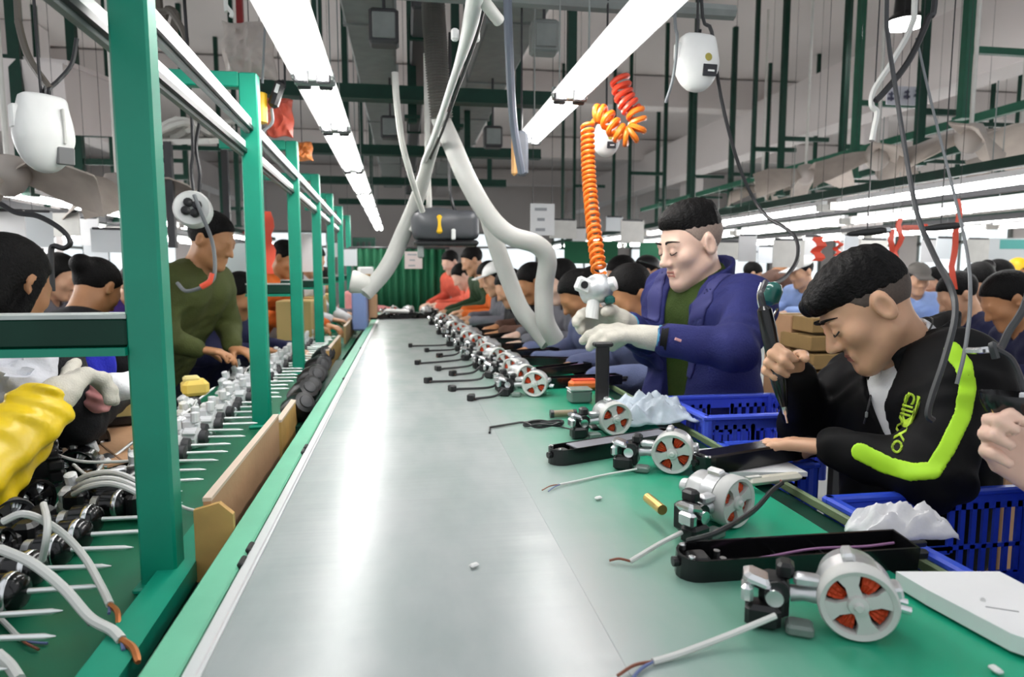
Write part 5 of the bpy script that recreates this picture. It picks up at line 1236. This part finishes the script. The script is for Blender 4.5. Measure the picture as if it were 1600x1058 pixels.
def tee(q):
    d = T.torso(q, .004); d = smin(d, rc(q, T.N-T.u*.03, T.N+T.u*.035+T.f*.012, .066, .063), .03)
    d = smax(d, -rc(q, T.N+T.u*.01+T.f*.02, T.N+T.u*.14+T.f*.06, .056, .072), .008)
    return d
sdf_obj('tee_shirt', tee, T.N-V((.2, .2, .25)), T.N+V((.2, .2, .12)), .006, tee_m, track)
sdf_obj('trousers', T.low, V((.5, .9, 0)), V((1.5, 1.75, .85)), .016, trouser_m, track)
c = T.H; sdf_obj('hair', lambda q: hair_local(T.hl(q), 'fringe')*T.hs, c-V((.2,)*3), c+V((.2,)*3), .0042, hairm, track)
sdf_obj('shaved_sides', lambda q: fade_local(T.hl(q))*T.hs, c-V((.18,)*3), c+V((.18,)*3), .0045, fadem, track)
# necklace cord
MB().tube(smooth_path([T.N+T.r*.062*math.cos(a)+T.f*(.062*math.sin(a)+.015)+T.u*(.045-.035*math.sin(a)) for a in np.linspace(-2.0, 5.0, 16)], 3), .0018, 5).build('neck_cord', lash, track, True)
# neon stripe: patch of the sleeve surface along its outer side
def outer(k, f, off):
    return None
out = -T.r; P1 = [T.N+T.u*.030-T.r*.075-T.f*.01, T.sh[0]+T.u*.045-T.r*.02, T.sh[0]-T.r*.055-T.u*.02]
upa = (T.el[0]-T.sh[0]).normalized(); camd = (CAM-T.el[0]).normalized(); sd = (camd-upa*camd.dot(upa)).normalized()
def offp(a, b, f, side): return a.lerp(b, f)+side*.052
faw = (T.wr[0]-T.el[0]).normalized(); sd2 = (camd-faw*camd.dot(faw)).normalized()
sdu = (sd*.8+T.f*.12).normalized()
path = [dp(*p) for p in ()]
PX = [(1488, 548, 1.30), (1506, 572, 1.285), (1512, 605, 1.27), (1504, 650, 1.24), (1480, 700, 1.20), (1458, 735, 1.185), (1425, 738, 1.20), (1385, 727, 1.245), (1350, 709, 1.29), (1344, 706, 1.31)]
path = [dp(*p) for p in PX]
def stripe(q):
    j = tj(q)-.0022; d = None
    w_ = q-A(CAM); z_ = w_@A(c_f); uv = np.stack([CX+F_PX*(w_@A(c_r))/z_, CY-F_PX*(w_@A(c_u))/z_], 1)
    for a, b in zip(PX[:-1], PX[1:]):
        a2, b2 = A(a[:2]), A(b[:2]); ba = b2-a2; pa = uv-a2; t = np.clip((pa@ba)/float(ba@ba), 0, 1)
        e = (np.linalg.norm(pa-t[:, None]*ba, axis=1)-14.5)*z_/F_PX; d = e if d is None else np.minimum(d, e)
    side = (q-A(T.el[0]))@A((CAM-T.el[0]).normalized())
    ctr = np.minimum(rc(q, T.sh[0], T.el[0], 0, 0), rc(q, T.el[0], T.wr[0], 0, 0))
    far = (q-A(CAM))@A(c_f)-1.36
    return np.maximum(np.maximum(j, d), np.maximum(far, -(tj(q)+.004)))
sdf_obj('neon_stripe', stripe, V(np.min([list(p) for p in path], 0)-.09), V(np.max([list(p) for p in path], 0)+.09), .0036, neon_m, track)
# zip and lettering on the chest
def onto(p, f, it=30):
    p = A(p)[None]
    for _ in range(it):
        d = f(p)[0]; g = np.array([(f(p+A(e)*.004)[0]-f(p-A(e)*.004)[0])/.008 for e in ((1, 0, 0), (0, 1, 0), (0, 0, 1))], dtype=np.float32); g /= (np.linalg.norm(g)+1e-9); p = p-g*d*.8
    return V(p[0].tolist()), V(g.tolist())
def march(px, py, d0, d1, f):
    o = CAM; r = ray(px, py); ts = np.linspace(d0, d1, 400); P = A(o)[None]+ts[:, None]*A(r)[None]; d = f(P.astype(np.float32)); i = np.argmax(d < 0)
    return V(P[i].tolist()) if d[i] < 0 else None
def decal_text(body, corners, f, d0, d1, mat, par, name, lift=.002):
    """flat lettering laid on a curved cloth surface: corners = pixel quad (origin, x end, y end)"""
    cu = bpy.data.curves.new('txt', 'FONT'); cu.body = body; cu.size = 1; cu.extrude = 0; cu.offset = .02
    o = bpy.data.objects.new('txt', cu); COL.objects.link(o); dg = bpy.context.evaluated_depsgraph_get(); me = bpy.data.meshes.new_from_object(o.evaluated_get(dg)); bpy.data.objects.remove(o)
    co = np.array([v.co[:2] for v in me.vertices]); mn, mx = co.min(0), co.max(0); uv = (co-mn)/(mx-mn)
    (ox_, oy_), (xx, xy), (yx, yy) = corners; last = None
    for i, v in enumerate(me.vertices):
        u, w = uv[i]; px = ox_+u*(xx-ox_)+w*(yx-ox_); py = oy_+u*(xy-oy_)+w*(yy-oy_)
        h = march(px, py, d0, d1, f) or last or dp(px, py, (d0+d1)/2); last = h; v.co = h-ray(px, py).normalized()*lift
    me.materials.clear(); me.materials.append(mat); ob = bpy.data.objects.new(name, me); COL.objects.link(ob)
    off = V(); q = par
    while q is not None: off += q.location; q = q.parent
    me.transform(Matrix.Translation(-off)); ob.parent = par
    so = ob.modifiers.new('thick', 'SOLIDIFY'); so.thickness = .0012; return ob
lit = M('neon lettering print', (.42, .62, .03), .6)
decal_text('CIJIXXO', ((1437, 618), (1412, 712), (1416, 612)), tj, 1.0, 1.9, lit, track, 'chest_lettering', .0022)
decal_text('C', ((1402, 664), (1418, 612), (1424, 672)), tj, 1.0, 1.9, lit, track, 'chest_lettering', .0022)
zp = [march(x, y, 1.0, 1.9, tj) for x, y in ((1362, 612), (1358, 630), (1354, 648), (1350, 662))]
zp = [p-ray(1355, 650).normalized()*.002 for p in zp if p]
if len(zp) > 1: MB().tube(smooth_path(zp, 3), .0022, 5).build('zip', dkgrey, track, True); MB().box(zp[min(2, len(zp)-1)]-ray(1355, 650).normalized()*.003, (.006, .006, .014), bev=.002).build('zip_pull', greyduct, track)
# his screwdriver (held: a thing of its own)
a, b = dp(1193, 478, 1.46), dp(1226, 640, 1.47); ax = (b-a).normalized(); L = (b-a).length
t = thing('power_screwdriver', 'black pencil-shaped power screwdriver in the seated man\'s right hand', 'tool', b)
MB().lathe([(.008, 0), (.0155, .008), (.0175, .05), (.016, .10), (.0145, .12), (.0165, .14), (.017, .17), (.013, .20), (.010, .215), (.008, .225)], a, ax, 20, True).build('body', blackg, t, True)
MB().lathe([(.0178, .145), (.0188, .148), (.0188, .158), (.0178, .161)], a, ax, 20).build('ring', dkgrey, t, True)
MB().lathe([(.006, .225), (.0065, .24), (.003, .245), (.0025, .262)], a, ax, 12, True).build('bit', steel, t, True)
MB().tube(smooth_path([a, a-ax*.03, dp(1190, 455, 1.5), dp(1196, 440, 1.52)]), .006, 8).build('strain_relief', dkgrey, t, True)
# green tinted tool hanger above
p = dp(1203, 462, 1.55); t = thing('tool_hanger', 'dark teal translucent hanger with a steel hook above the screwdriver', 'hanger', p)
MB().lathe([(.008, -.028), (.020, -.018), (.022, .008), (.014, .022), (.004, .026)], p+V((.006, 0, .006)), (.15, -.2, 1), 16, True).build('cup', M('teal tinted plastic', (.01, .09, .075), .2), t, True)
MB().tube(smooth_path([p+V((-.022, 0, .03)), p+V((-.03, 0, .0)), p+V((-.02, 0, -.035)), p+V((.005, 0, -.05)), p+V((.02, 0, -.03))]), .003, 6).build('hook', steel, t, True)
# ---------------------------------------------------------------- standing man in navy blazer
HRb = frame((-.92, -.20, -.30), (-.2, -.05, 1))
shL, shR = dp(1168, 468, 2.02), dp(1048, 452, 2.28); N = dp(1106, 438, 2.18)
elL, wrL = dp(1150, 545, 1.86), dp(1018, 528, 1.92)
elR, wrR = dp(1020, 540, 2.26), dp(975, 505, 2.05)
pel = V((.98, 2.06, .80))
hL = hand_caps(wrL, dp(925, 512, 1.92)-wrL, (-.1, .3, -1), (0, 1, .4), ((.25, .5, .3), (.2, .45, .3), (.3, .5, .3), (.35, .55, .3)), (.6, .3), 1.08, .1)
hR = hand_caps(wrR, dp(915, 500, 2.02)-wrR, (0, -.9, -.3), (0, .1, 1), ((.3, .5, .4), (.3, .5, .4), (.35, .6, .4), (.4, .6, .4)), (.5, .4), 1.05)
Bm = Figure(dp(1080, 383, 2.14), HRb, N, shL, shR, elL, elR, wrL, wrR, pel, None, 1.06, hL, hR, knL=V((.93, 2.0, .45)), knR=V((.85, 2.18, .45)))
lo, hi = Bm.bounds(); blue = sdf_obj('person', Bm.skin, lo, hi, .0052, skin1); base(blue, (.98, 2.06, 0))
tag(blue, 'man standing in a navy blazer over a dark green sweater, wearing pale work gloves', 'person')
face_bits(Bm, blue, lipm)
def bj(q):
    d = Bm.coat(q, .016, .80, .004); d = smin(d, rc(q, Bm.N-Bm.u*.42-Bm.r*.09, Bm.N-Bm.u*.52-Bm.r*.10, .125, .13), .08); d = smin(d, rc(q, Bm.N-Bm.u*.42+Bm.r*.09, Bm.N-Bm.u*.52+Bm.r*.10, .125, .13), .08)
    cut = rc(q, Bm.N-Bm.u*.05+Bm.f*.03, Bm.N+Bm.u*.12+Bm.f*.05, .058, .07)
    v = rc(q, Bm.N-Bm.u*.62+Bm.f*.13, Bm.N-Bm.u*.0+Bm.f*.10, .036, .062)
    return smax(d, -smin(cut, v, .03), .008)
sdf_obj('blazer', bj, lo-V((0, 0, .1)), hi, .0065, blazer_m, blue)
def lap(q):
    l = q-A(Bm.N); r_, f_, u_ = l@A(Bm.r), l@A(Bm.f), l@A(Bm.u)
    edge = np.abs(np.abs(r_)-(.062+.045*np.clip((u_+.30)/.30, 0, 1)))-(.010+.026*np.clip((u_+.32)/.30, 0, 1)*np.clip(-u_/.05, .4, 1))
    return np.maximum.reduce([bj(q)-.005, -(bj(q)+.004), edge, -f_+.02, u_-.03, -.30-u_])
sdf_obj('lapel', lap, Bm.N-V((.3, .3, .42)), Bm.N+V((.3, .3, .12)), .006, M('navy lapel', (.018, .02, .115), .75), blue)
def bcol(q):
    l = (q-A(Bm.N)); r_, f_, u_ = l@A(Bm.r), l@A(Bm.f), l@A(Bm.u); rad = np.sqrt(r_**2+(f_-.01)**2); ang = np.arctan2(r_, f_)
    d = np.sqrt((rad-.080-.25*np.maximum(-u_, 0))**2+(np.maximum(np.abs(u_+f_*.45-.012)-.03, 0))**2)-.008; return np.maximum(d, (.7-np.abs(ang))*.08)
sdf_obj('collar', bcol, Bm.N-V((.17,)*3), Bm.N+V((.17,)*3), .006, blazer_m, blue)
def sw(q):
    d = smin(Bm.torso(q, .006), rc(q, Bm.N-Bm.u*.03, Bm.N+Bm.u*.018+Bm.f*.005, .066, .060), .02)+.0012*np.sin(q[:, 0]*300)*np.sin(q[:, 1]*300)
    return smax(d, -rc(q, Bm.N+Bm.u*.01+Bm.f*.015, Bm.N+Bm.u*.14+Bm.f*.04, .050, .06), .008)
sdf_obj('sweater', sw, lo, V((hi.x, hi.y, Bm.N.z+.1)), .009, sweater_m, blue)
sdf_obj('trousers', Bm.low, V((.4, 1.5, 0)), V((1.5, 2.6, .98)), .018, trouser_m, blue)
c = Bm.H; sdf_obj('hair', lambda q: hair_local(Bm.hl(q), 'quiff')*Bm.hs, c-V((.2,)*3), c+V((.2,)*3), .0048, hairm, blue)
sdf_obj('shaved_sides', lambda q: fade_local(Bm.hl(q))*Bm.hs, c-V((.18,)*3), c+V((.18,)*3), .005, fadem2, blue)
for k, hc in ((0, hL), (1, hR)):
    cc, fn = caps_fn(hc, .010); w0 = Bm.wr[k]; wd = (Bm.el[k]-w0).normalized()
    def gf(q): return smin(near(q, cc, .2, lambda x: fn(x)-.0045), rc(q, w0+wd*.015, w0-wd*.03, .037, .033), .015)
    sdf_obj('work_glove', gf, cc-V((.2,)*3), cc+V((.2,)*3), .0045, glove, blue)
    MB().tube([w0+wd*.018, w0+wd*.030], .0395, 16).build('glove_cuff', M('blue glove cuff', (.06, .26, .40), .8), blue, True)
MB().tube([Bm.el[0].lerp(Bm.wr[0], .80), Bm.el[0].lerp(Bm.wr[0], .885)], [.047, .043], 18).build('knit_cuff', track_m, blue, True)
q0 = march(1062, 532, 1.5, 2.2, bj)
if q0: MB().box(q0-ray(1062, 532).normalized()*.002, (.030, .004, .008), Matrix.Rotation(.35, 3, 'Y'), bev=.001).build('sleeve_label', M('red white label', (.65, .35, .35), .6), blue)
# the silver motor he holds
p = dp(932, 452, 1.98); t = thing('held_motor', 'silver motor head with a white bracket held up in the standing man\'s gloves', 'motor', p)
MB().lathe([(.012, -.05), (.030, -.045), (.040, -.02), (.044, .01), (.036, .035), (.022, .045), (.02, .06)], p, (.75, -.5, .3), 24, True).build('motor_can', alu, t, True)
MB().box(p+V((-.045, -.02, .012)), (.05, .02, .045), Matrix.Rotation(.4, 3, 'Y'), bev=.008).build('white_bracket', whitep, t); MB().cyl(p+V((-.045, -.034, .014)), p+V((-.045, -.026, .014)), .011, n=12).build('bracket_hole', blackp, t)
MB().box(p+V((.03, -.03, -.03)), (.03, .03, .025), bev=.006).build('green_terminal', M('teal tinted plastic', (.01, .09, .075), .2), t)
MB().cyl(p+V((-.01, -.01, -.03)), p+V((-.02, -.015, -.085)), .018, .022, 14).build('white_neck', whitep, t)
# ---------------------------------------------------------------- hand with driver at the right edge
pA = dp(1575, 700, .98); el = dp(1680, 860, .90); sh = dp(1860, 800, .95)
wr = dp(1592, 742, .97)
hc = hand_caps(wr, dp(1572, 660, .985)-wr, (-.15, -.85, .1), (-1, -.1, .25), ((.55, 1.15, .8), (.6, 1.2, .8), (.65, 1.25, .8), (.7, 1.3, .8)), (.8, .2), 1.0)
hc = hand_caps(dp(1656, 768, .96), dp(1594, 716, .975)-dp(1656, 768, .96), (-.30, -1, .1), (-.3, 0, 1), ((.35, 1.2, .9), (.4, 1.2, .9), (.45, 1.2, .9), (.5, 1.25, .9)), (.75, .25), 1.0)
cc, fn = caps_fn(hc); w0 = dp(1656, 768, .96)
H2 = dp(1900, 480, 1.05)
G = Figure(H2, frame((-.95, -.1, -.25)), dp(1880, 570, 1.05), dp(1830, 640, .98), dp(1820, 620, 1.30), dp(1720, 850, .86), dp(1700, 760, 1.2), w0, dp(1650, 720, 1.15), V((1.35, .75, .66)), None, 1.0, hc, None)
lo, hi = G.bounds(); rp = sdf_obj('person', G.skin, lo, hi, .0055, skin1); base(rp, (1.35, .75, 0)); tag(rp, 'person mostly outside the right picture edge, white sleeve and hand gripping a black driver', 'person')
sdf_obj('white_sleeve_jacket', lambda q: G.coat(q, .012, .96, .004), lo, hi, .009, cloth('white sleeve fabric', (.72, .72, .73)), rp)
c = G.H; sdf_obj('hair', lambda q: hair_local(G.hl(q), 'long')*G.hs, c-V((.22,)*3), c+V((.22,)*3), .009, hairm, rp)
sdf_obj('trousers', G.low, V((.8, .3, 0)), V((1.7, 1.2, .85)), .018, trouser_m, rp)
a, b = dp(1556, 560, .98), dp(1606, 745, .965); ax = (b-a).normalized()
t = thing('power_driver', 'large black power driver gripped by the hand at the right picture edge', 'tool', b)
def pd(q):
    R = frame(ax, (0, -1, .2)); d = smin(rc(q, a+ax*.015, a+ax*.055, .026, .028), rc(q, a+ax*.05, a+ax*.15, .026, .019), .02); d = smin(d, rc(q, a+ax*.15, b+ax*.04, .018, .021), .02); return smin(d, rc(q, a-ax*.005, a+ax*.02, .020, .024), .01)
sdf_obj('body', pd, a-V((.08,)*3), b+V((.09,)*3), .004, blackg, t)
MB().tube([a+ax*.060+V((-.030, 0, 0)), a+ax*.11+V((-.022, 0, 0))], .0022, 6).build('brass_wire', brass, t, True)
MB().box(a+ax*.05+V((.004, -.029, 0)), (.02, .004, .010), bev=.002).build('bright_label', M('bright label', (.7, .7, .72), .4), t)
MB().tube(smooth_path([a, a-ax*.02, dp(1562, 545, 1.0), dp(1575, 520, 1.0), dp(1612, 440, 1.0), dp(1640, 200, 1.05), dp(1640, -60, 1.1)]), .0055, 6).build('power_lead', M('graphite cable', (.07, .075, .08), .45), t, True)
MB().tube(smooth_path([dp(1556, 545, 1.0), dp(1530, 548, 1.0), dp(1512, 548, 1.02)]), .005, 6).build('hanging_rod', steel, t, True)
MB().tube(smooth_path([dp(1556, 545, .99), dp(1580, 560, .985), dp(1595, 590, .98), dp(1600, 610, .978)]), .004, 6).build('trigger_guard', dkgrey, t, True)
# ---------------------------------------------------------------- worker at the left edge: yellow oversleeve, knitted glove
el = dp(-62, 762, 1.20); sh = dp(-330, 600, 1.15)
w0 = dp(76, 630, 1.37)
hc = hand_caps(w0, dp(122, 588, 1.47)-w0, dp(150, 660, 1.42)-dp(100, 600, 1.38), (-.7, .0, .7), ((-.15, .1, .1), (.45, .8, .5), (.7, .9, .5), (.9, .9, .5)), (.0, -.9), 1.2, .3)
Lm = Figure(dp(-230, 440, 1.25), frame((.85, .2, -.45)), dp(-300, 530, 1.2), dp(-290, 560, 1.4), dp(-340, 580, 1.1), dp(-120, 690, 1.55), el, dp(-20, 640, 1.65), w0, V((-1.62, .95, .66)), None, 1.0, None, hc)
lo, hi = Lm.bounds(); lp = sdf_obj('person', Lm.skin, lo, hi, .0062, skin3); base(lp, (-1.62, .95, 0)); tag(lp, 'worker at the left picture edge reaching in with a yellow oversleeve and knitted glove', 'person')
sdf_obj('dark_jacket', lambda q: Lm.coat(q, .012, .5, .004), lo, hi, .011, cloth('charcoal work jacket', (.02, .02, .024)), lp)
c = Lm.H; sdf_obj('hair', lambda q: hair_local(Lm.hl(q), 'long')*Lm.hs, c-V((.22,)*3), c+V((.22,)*3), .009, hairm, lp)
sdf_obj('trousers', Lm.low, V((-2.1, .4, 0)), V((-.7, 1.6, .85)), .018, trouser_m, lp)
def ys(q):
    d = rc(q, Lm.el[1]+(Lm.sh[1]-Lm.el[1])*.3, Lm.el[1], .076, .074); d = smin(d, rc(q, Lm.el[1], Lm.wr[1]+(Lm.el[1]-Lm.wr[1])*.12, .074, .058), .03)
    ax = A((Lm.wr[1]-Lm.el[1]).normalized()); t_ = (q-A(Lm.el[1]))@ax
    n = .006*np.sin(t_*70+3*np.sin(q[:, 2]*30))*np.sin(q@A((31, 23, 44)))+.004*np.sin(q@A((60, -45, 80)))
    return d+n
sdf_obj('yellow_oversleeve', ys, V([min(a, b, c_)-.12 for a, b, c_ in zip(Lm.el[1], Lm.wr[1], Lm.sh[1])]), V([max(a, b, c_)+.12 for a, b, c_ in zip(Lm.el[1], Lm.wr[1], Lm.sh[1])]), .006, yellow, lp)
cc, fn = caps_fn(hc, .006); wd = (Lm.el[1]-w0).normalized()
def gf(q): return smin(near(q, cc, .24, lambda x: fn(x)-.004), rc(q, w0+wd*.04, w0-wd*.03, .040, .036), .02)+.0005*np.sin(q@A((160, 90, 220)))
sdf_obj('knitted_glove', gf, cc-V((.2,)*3), cc+V((.2,)*3), .005, glove, lp)
# ================================================================== WORKERS IN THE BACKGROUND
def proto(style, seat=True, bow=.5, reach=.30, hz=.92, res=.011, cap=None):
    z0 = .67 if seat else .90; N = V((0, .10+.30*bow, z0+.51-.12*bow)); H = N+V((0, .055+.05*bow, .135-.03*bow))
    fw = V((0, math.cos(bow), -math.sin(bow))); HR = frame(fw, (0, math.sin(bow), math.cos(bow)))
    shL, shR = N+V((-.18, -.01, -.055)), N+V((.18, -.01, -.055))
    wrL, wrR = V((-.10, .16+.24*bow+reach, hz)), V((.12, .12+.24*bow+reach, hz+.02))
    elL, elR = V((-.25, .10+.30*bow, (N.z+hz)/2-.09)), V((.26, .08+.30*bow, (N.z+hz)/2-.09))
    cu = ((.3, .5, .3),)*4
    hL = hand_caps(wrL, (.3, .9, -.15), (0, 0, -1), (1, 0, 0), cu, (.4, .2)); hR = hand_caps(wrR, (-.3, .9, -.15), (0, 0, -1), (-1, 0, 0), cu, (.4, .2))
    F = Figure(H, HR, N, shL, shR, elL, elR, wrL, wrR, V((0, 0, z0)), None, 1.0, hL, hR, knL=None if seat else V((-.09, .03, .47)), knR=None if seat else V((.09, .03, .47)))
    lo, hi = F.bounds(.14); b = sdf_obj('person', F.skin, lo, hi, res, skin2)
    def cf(q):
        d = F.coat(q, .014, .93, .004); return smax(d, -rc(q, F.N+F.f*.02, F.N+F.u*.14+F.f*.05, .056, .075), .01)
    sdf_obj('jacket', cf, lo, hi, .014, track_m, b)
    sdf_obj('hair', lambda q: hair_local(F.hl(q), style), F.H-V((.24,)*3), F.H+V((.2,)*3), .010, hairm, b)
    sdf_obj('trousers', F.low, V((-.35, -.25, 0)), V((.35, .75, z0+.2)), .022, trouser_m, b)
    if cap:
        R3 = Matrix(HR.tolist())
        def kf(q):
            l = F.hl(q); d = smax(ell(l, (0, -.010, .045), (.086, .106, .088)), .052-l[:, 2], .008)
            if cap == 'peak': d = smin(d, rbox(l, (0, .115, .056), (.058, .055, .006), .005), .012)
            return d
        sdf_obj('cap', kf, F.H-V((.2,)*3), F.H+V((.25,)*3), .008, whitep, b)
    if style == 'plain' and reach < .1:       # pale stripe down the outer side of the right sleeve
        o_ = V((.062, -.01, .01)); S_ = [F.sh[1]+o_*.9, F.el[1]+o_, F.wr[1]+o_*.75]
        sdf_obj('sleeve_stripe', lambda q: np.maximum.reduce([cf(q)-.003, -(cf(q)+.004), np.minimum(rc(q, S_[0].lerp(S_[1], .35), S_[1], .022, .022), rc(q, S_[1], S_[1].lerp(S_[2], .7), .022, .020))]), lo, hi, .008, tee_m, b)
    return b, H
def pal(name, col): return cloth(name, col)
P_ = dict(a=proto('plain', True, .55), b=proto('bun', True, .65, .34), c=proto('long', True, .45, .3), d=proto('tail', True, .6), e=proto('plain', False, .5, .3, 1.0), f=proto('plain', True, .35, .25, .95, cap='peak'), g=proto('plain', False, .40, .06, 1.0))
for b_, H_ in P_.values(): register(b_)
USED = set()
def worker(key, px, py, d, face, coat, label, grp, skin=None, hair=None, capm=None, lower=None):
    src, H = P_[key]; p = dp(px, py, d); rz = math.atan2(-face[0], face[1]); off = rotz(rz) @ H
    loc = V((p.x-off.x, p.y-off.y, p.z-off.z))
    loc.z = max(-.10, min(.01, loc.z))
    if key in USED: o = dup(src, loc, rz)
    else: USED.add(key); o = src; o.location = loc; o.rotation_euler = (0, 0, rz)
    tag(o, label, 'person', grp)
    def setm(x, m):
        x.material_slots[0].link = 'OBJECT'; x.material_slots[0].material = m
    setm(o, skin or skin2)
    for ch in [c for c in bpy.data.objects if c.parent == o]:
        n = ch.name.split('.')[0]
        if n == 'jacket': setm(ch, coat)
        if n == 'trousers' and lower: setm(ch, lower)
        if n == 'cap' and capm: setm(ch, capm)
        if n == 'hair' and hair: setm(ch, hair)
    return o
c_org = pal('orange jacket', (.62, .13, .02)); c_coral = pal('coral jacket', (.75, .14, .09)); c_navy = pal('navy jacket', (.012, .014, .05)); c_blk = pal('black jacket', (.010, .010, .012)); c_slate = pal('slate blue jacket', (.10, .12, .22))
c_green = pal('dark green jacket', (.02, .045, .018)); c_pur = pal('purple jacket', (.05, .025, .18)); c_red = pal('dark red jacket', (.22, .02, .03)); c_grey = pal('grey jacket', (.12, .12, .14)); c_wht = pal('white jacket', (.65, .66, .7)); c_lb = pal('light blue shirt', (.30, .42, .75)); c_blue = pal('royal blue sleeve', (.02, .025, .40)); c_brn = pal('brown jacket', (.10, .05, .035)); c_pink = pal('pink jacket', (.6, .25, .25))
GR = 'workers seated along the right of the bench'; W_ = (-1, -.12)
worker('a', 985, 462, 2.75, (-1, -.25), c_slate, 'seated worker with dark hair and white collar directly behind the standing man\'s arms', GR, skin3, lower=c_org)
worker('b', 905, 462, 3.3, W_, c_slate, 'worker with black hair bun leaning low behind the held silver motor', GR, skin3)
worker('c', 876, 440, 3.85, W_, c_grey, 'worker with long brown-black hair right of the grey hoses', GR, skin1)
worker('d', 832, 442, 4.3, W_, c_brn, 'worker with a dark ponytail seen between the two grey hoses', GR, skin3)
worker('a', 797, 450, 4.5, W_, c_blk, 'worker in black seated just left of the second grey hose', GR, skin2)
worker('f', 776, 436, 5.0, W_, c_grey, 'worker in a white cap and grey jacket further along the bench', GR, skin2, capm=whitep)
worker('d', 765, 430, 5.5, W_, c_org, 'worker in an orange jacket beyond the white cap', GR, skin2)
worker('e', 738, 415, 6.0, (-1, -.15), c_green, 'worker in dark green bending forward over the far bench', GR, skin2)
worker('b', 722, 428, 6.6, W_, c_coral, 'worker in coral red near the far end of the bench', GR, skin1)
worker('e', 704, 412, 7.3, (-.8, -.5), c_coral, 'standing worker in coral red at the curtain', GR, skin1)
GB = 'workers at the other lines on the right'
worker('c', 972, 402, 4.4, (-1, .2), c_blk, 'dark-haired worker behind the seated row, under the orange spiral hose', GB, skin2)
worker('f', 1012, 408, 5.2, (1, -.3), c_pink, 'worker in a pink jacket and dark cap left of the standing man\'s face', GB, skin2, capm=blackp)
worker('f', 1434, 436, 5.3, (-.35, -1), c_lb, 'worker in light blue and a grey cap facing the camera behind the seated man', GB, skin2, capm=M('grey cap cloth', (.12, .11, .10), .8))
worker('a', 1497, 462, 3.6, (-1, .3), c_navy, 'worker in navy with black hair right behind the seated man\'s shoulder', GB, skin2)
worker('d', 1575, 470, 2.9, (-1, .4), c_navy, 'dark-haired worker in navy at the right picture edge', GB, skin3)
worker('f', 1252, 422, 5.4, (-1, -.2), c_lb, 'worker in light blue with a white cap left of the seated man\'s head', GB, skin2, capm=whitep)
worker('e', 1228, 440, 6.0, (1, -.2), c_brn, 'worker in brown leaning over behind the light blue worker', GB, skin3)
worker('a', 1560, 425, 5.2, (.8, -.6), c_pur, 'worker in purple under the white wall screen', GB, skin2)
worker('f', 1590, 420, 6.4, (-1, -.5), c_wht, 'worker in white with a yellow cap at the far right', GB, skin3, capm=yellowp)
worker('c', 1462, 440, 5.8, (-1, 0), c_org, 'long-haired worker in an orange jacket between the two navy workers', GB, skin2)
worker('b', 1530, 445, 3.9, (-1, -.3), c_grey, 'worker in grey with a hair bun between navy and purple', GB, skin2)
worker('a', 1175, 425, 7.0, (1, -.3), c_grey, 'small far worker in grey behind the standing man\'s shoulder', GB, skin2)
GL = 'workers at the lines on the left'
worker('g', 330, 376, 2.95, (.95, -.25), olive_m, 'worker standing in an olive quilted jacket between the first two green posts', GL, skin3)
worker('d', 376, 462, 3.7, (1, -.3), c_navy, 'worker in navy seen between the olive jacket and the second post', GL, skin3)
worker('e', 446, 432, 4.7, (.9, -.3), c_org, 'worker in orange standing between the second and third posts', GL, skin3)
worker('b', 150, 452, 2.8, (.45, 1), c_blk, 'dark-haired worker with head down above the cross rail at left', GL, skin3)
worker('d', 212, 445, 4.2, (1, -.5), c_pur, 'worker in a purple jacket left of the nearest post', GL, skin2)
worker('c', 12, 436, 1.7, (.35, 1), c_blk, 'long black-haired worker at the left picture edge above the rail', GL, skin3)
worker('a', 128, 408, 4.6, (1, -.2), c_blk, 'further black-haired worker behind the head-down worker at left', GL, skin2)
worker('c', 92, 425, 3.7, (1, -.1), c_grey, 'worker in grey half hidden between the two dark heads at left', GL, skin2)
worker('b', 505, 440, 6.0, (1, -.2), c_grey, 'small grey worker among the far green posts', GL, skin2)
worker('a', 572, 440, 7.0, (1, -.5), c_pink, 'small worker in pink left of the far belt end', GL, skin2)
worker('e', 488, 420, 5.2, (1, -.4), c_wht, 'worker in white behind the fourth green post', GL, skin2)
# gloved arm and blue sleeve of the pink-gloved worker at left
w0 = dp(205, 600, 1.75); e0 = dp(290, 590, 2.0)
o = sdf_obj('pink_work_glove', lambda q: smin(ell(q, dp(158, 620, 1.6), (.026, .032, .036)), rc(q, dp(150, 632, 1.58), dp(168, 606, 1.62), .022, .030), .02)+.0025*np.sin(q@A((120, 60, 260))), dp(158, 620, 1.6)-V((.1,)*3), dp(158, 620, 1.6)+V((.1,)*3), .005, M('pink glove', (.75, .33, .33), .85))
tag(o, 'pink glove with a white cuff lying behind the knitted glove at left', 'glove')
sdf_obj('white_cuff', lambda q: rc(q, dp(183, 605, 1.62), dp(225, 598, 1.75), .038, .028)+.003*np.sin(q@A((70, 50, 90))), dp(204, 600, 1.7)-V((.14,)*3), dp(204, 600, 1.7)+V((.14,)*3), .007, tee_m, o)
crumple('grey_cloth', 'crumpled pale grey cloth at the left picture edge behind the knitted glove', 'cloth', dp(22, 600, 1.45), .16, .14, M('pale grey cloth', (.62, .63, .68), .8, bump=.2), 31, .05, n=18, R=Matrix.Rotation(.9, 3, 'X'))
o = sdf_obj('blue_bag', lambda q: smin(ell(q, dp(148, 570, 1.75), (.04, .05, .075)), rc(q, dp(150, 545, 1.75), dp(142, 595, 1.75), .03, .035), .04)+.004*np.sin(q@A((50, 70, 40))), dp(148, 570, 1.75)-V((.14,)*3), dp(148, 570, 1.75)+V((.14,)*3), .007, c_blue)
tag(o, 'royal blue cloth bundle behind the knitted glove at left', 'cloth')
# ------------------------------------------------------------------ hidden-parent bookkeeping: nothing at top level without a description
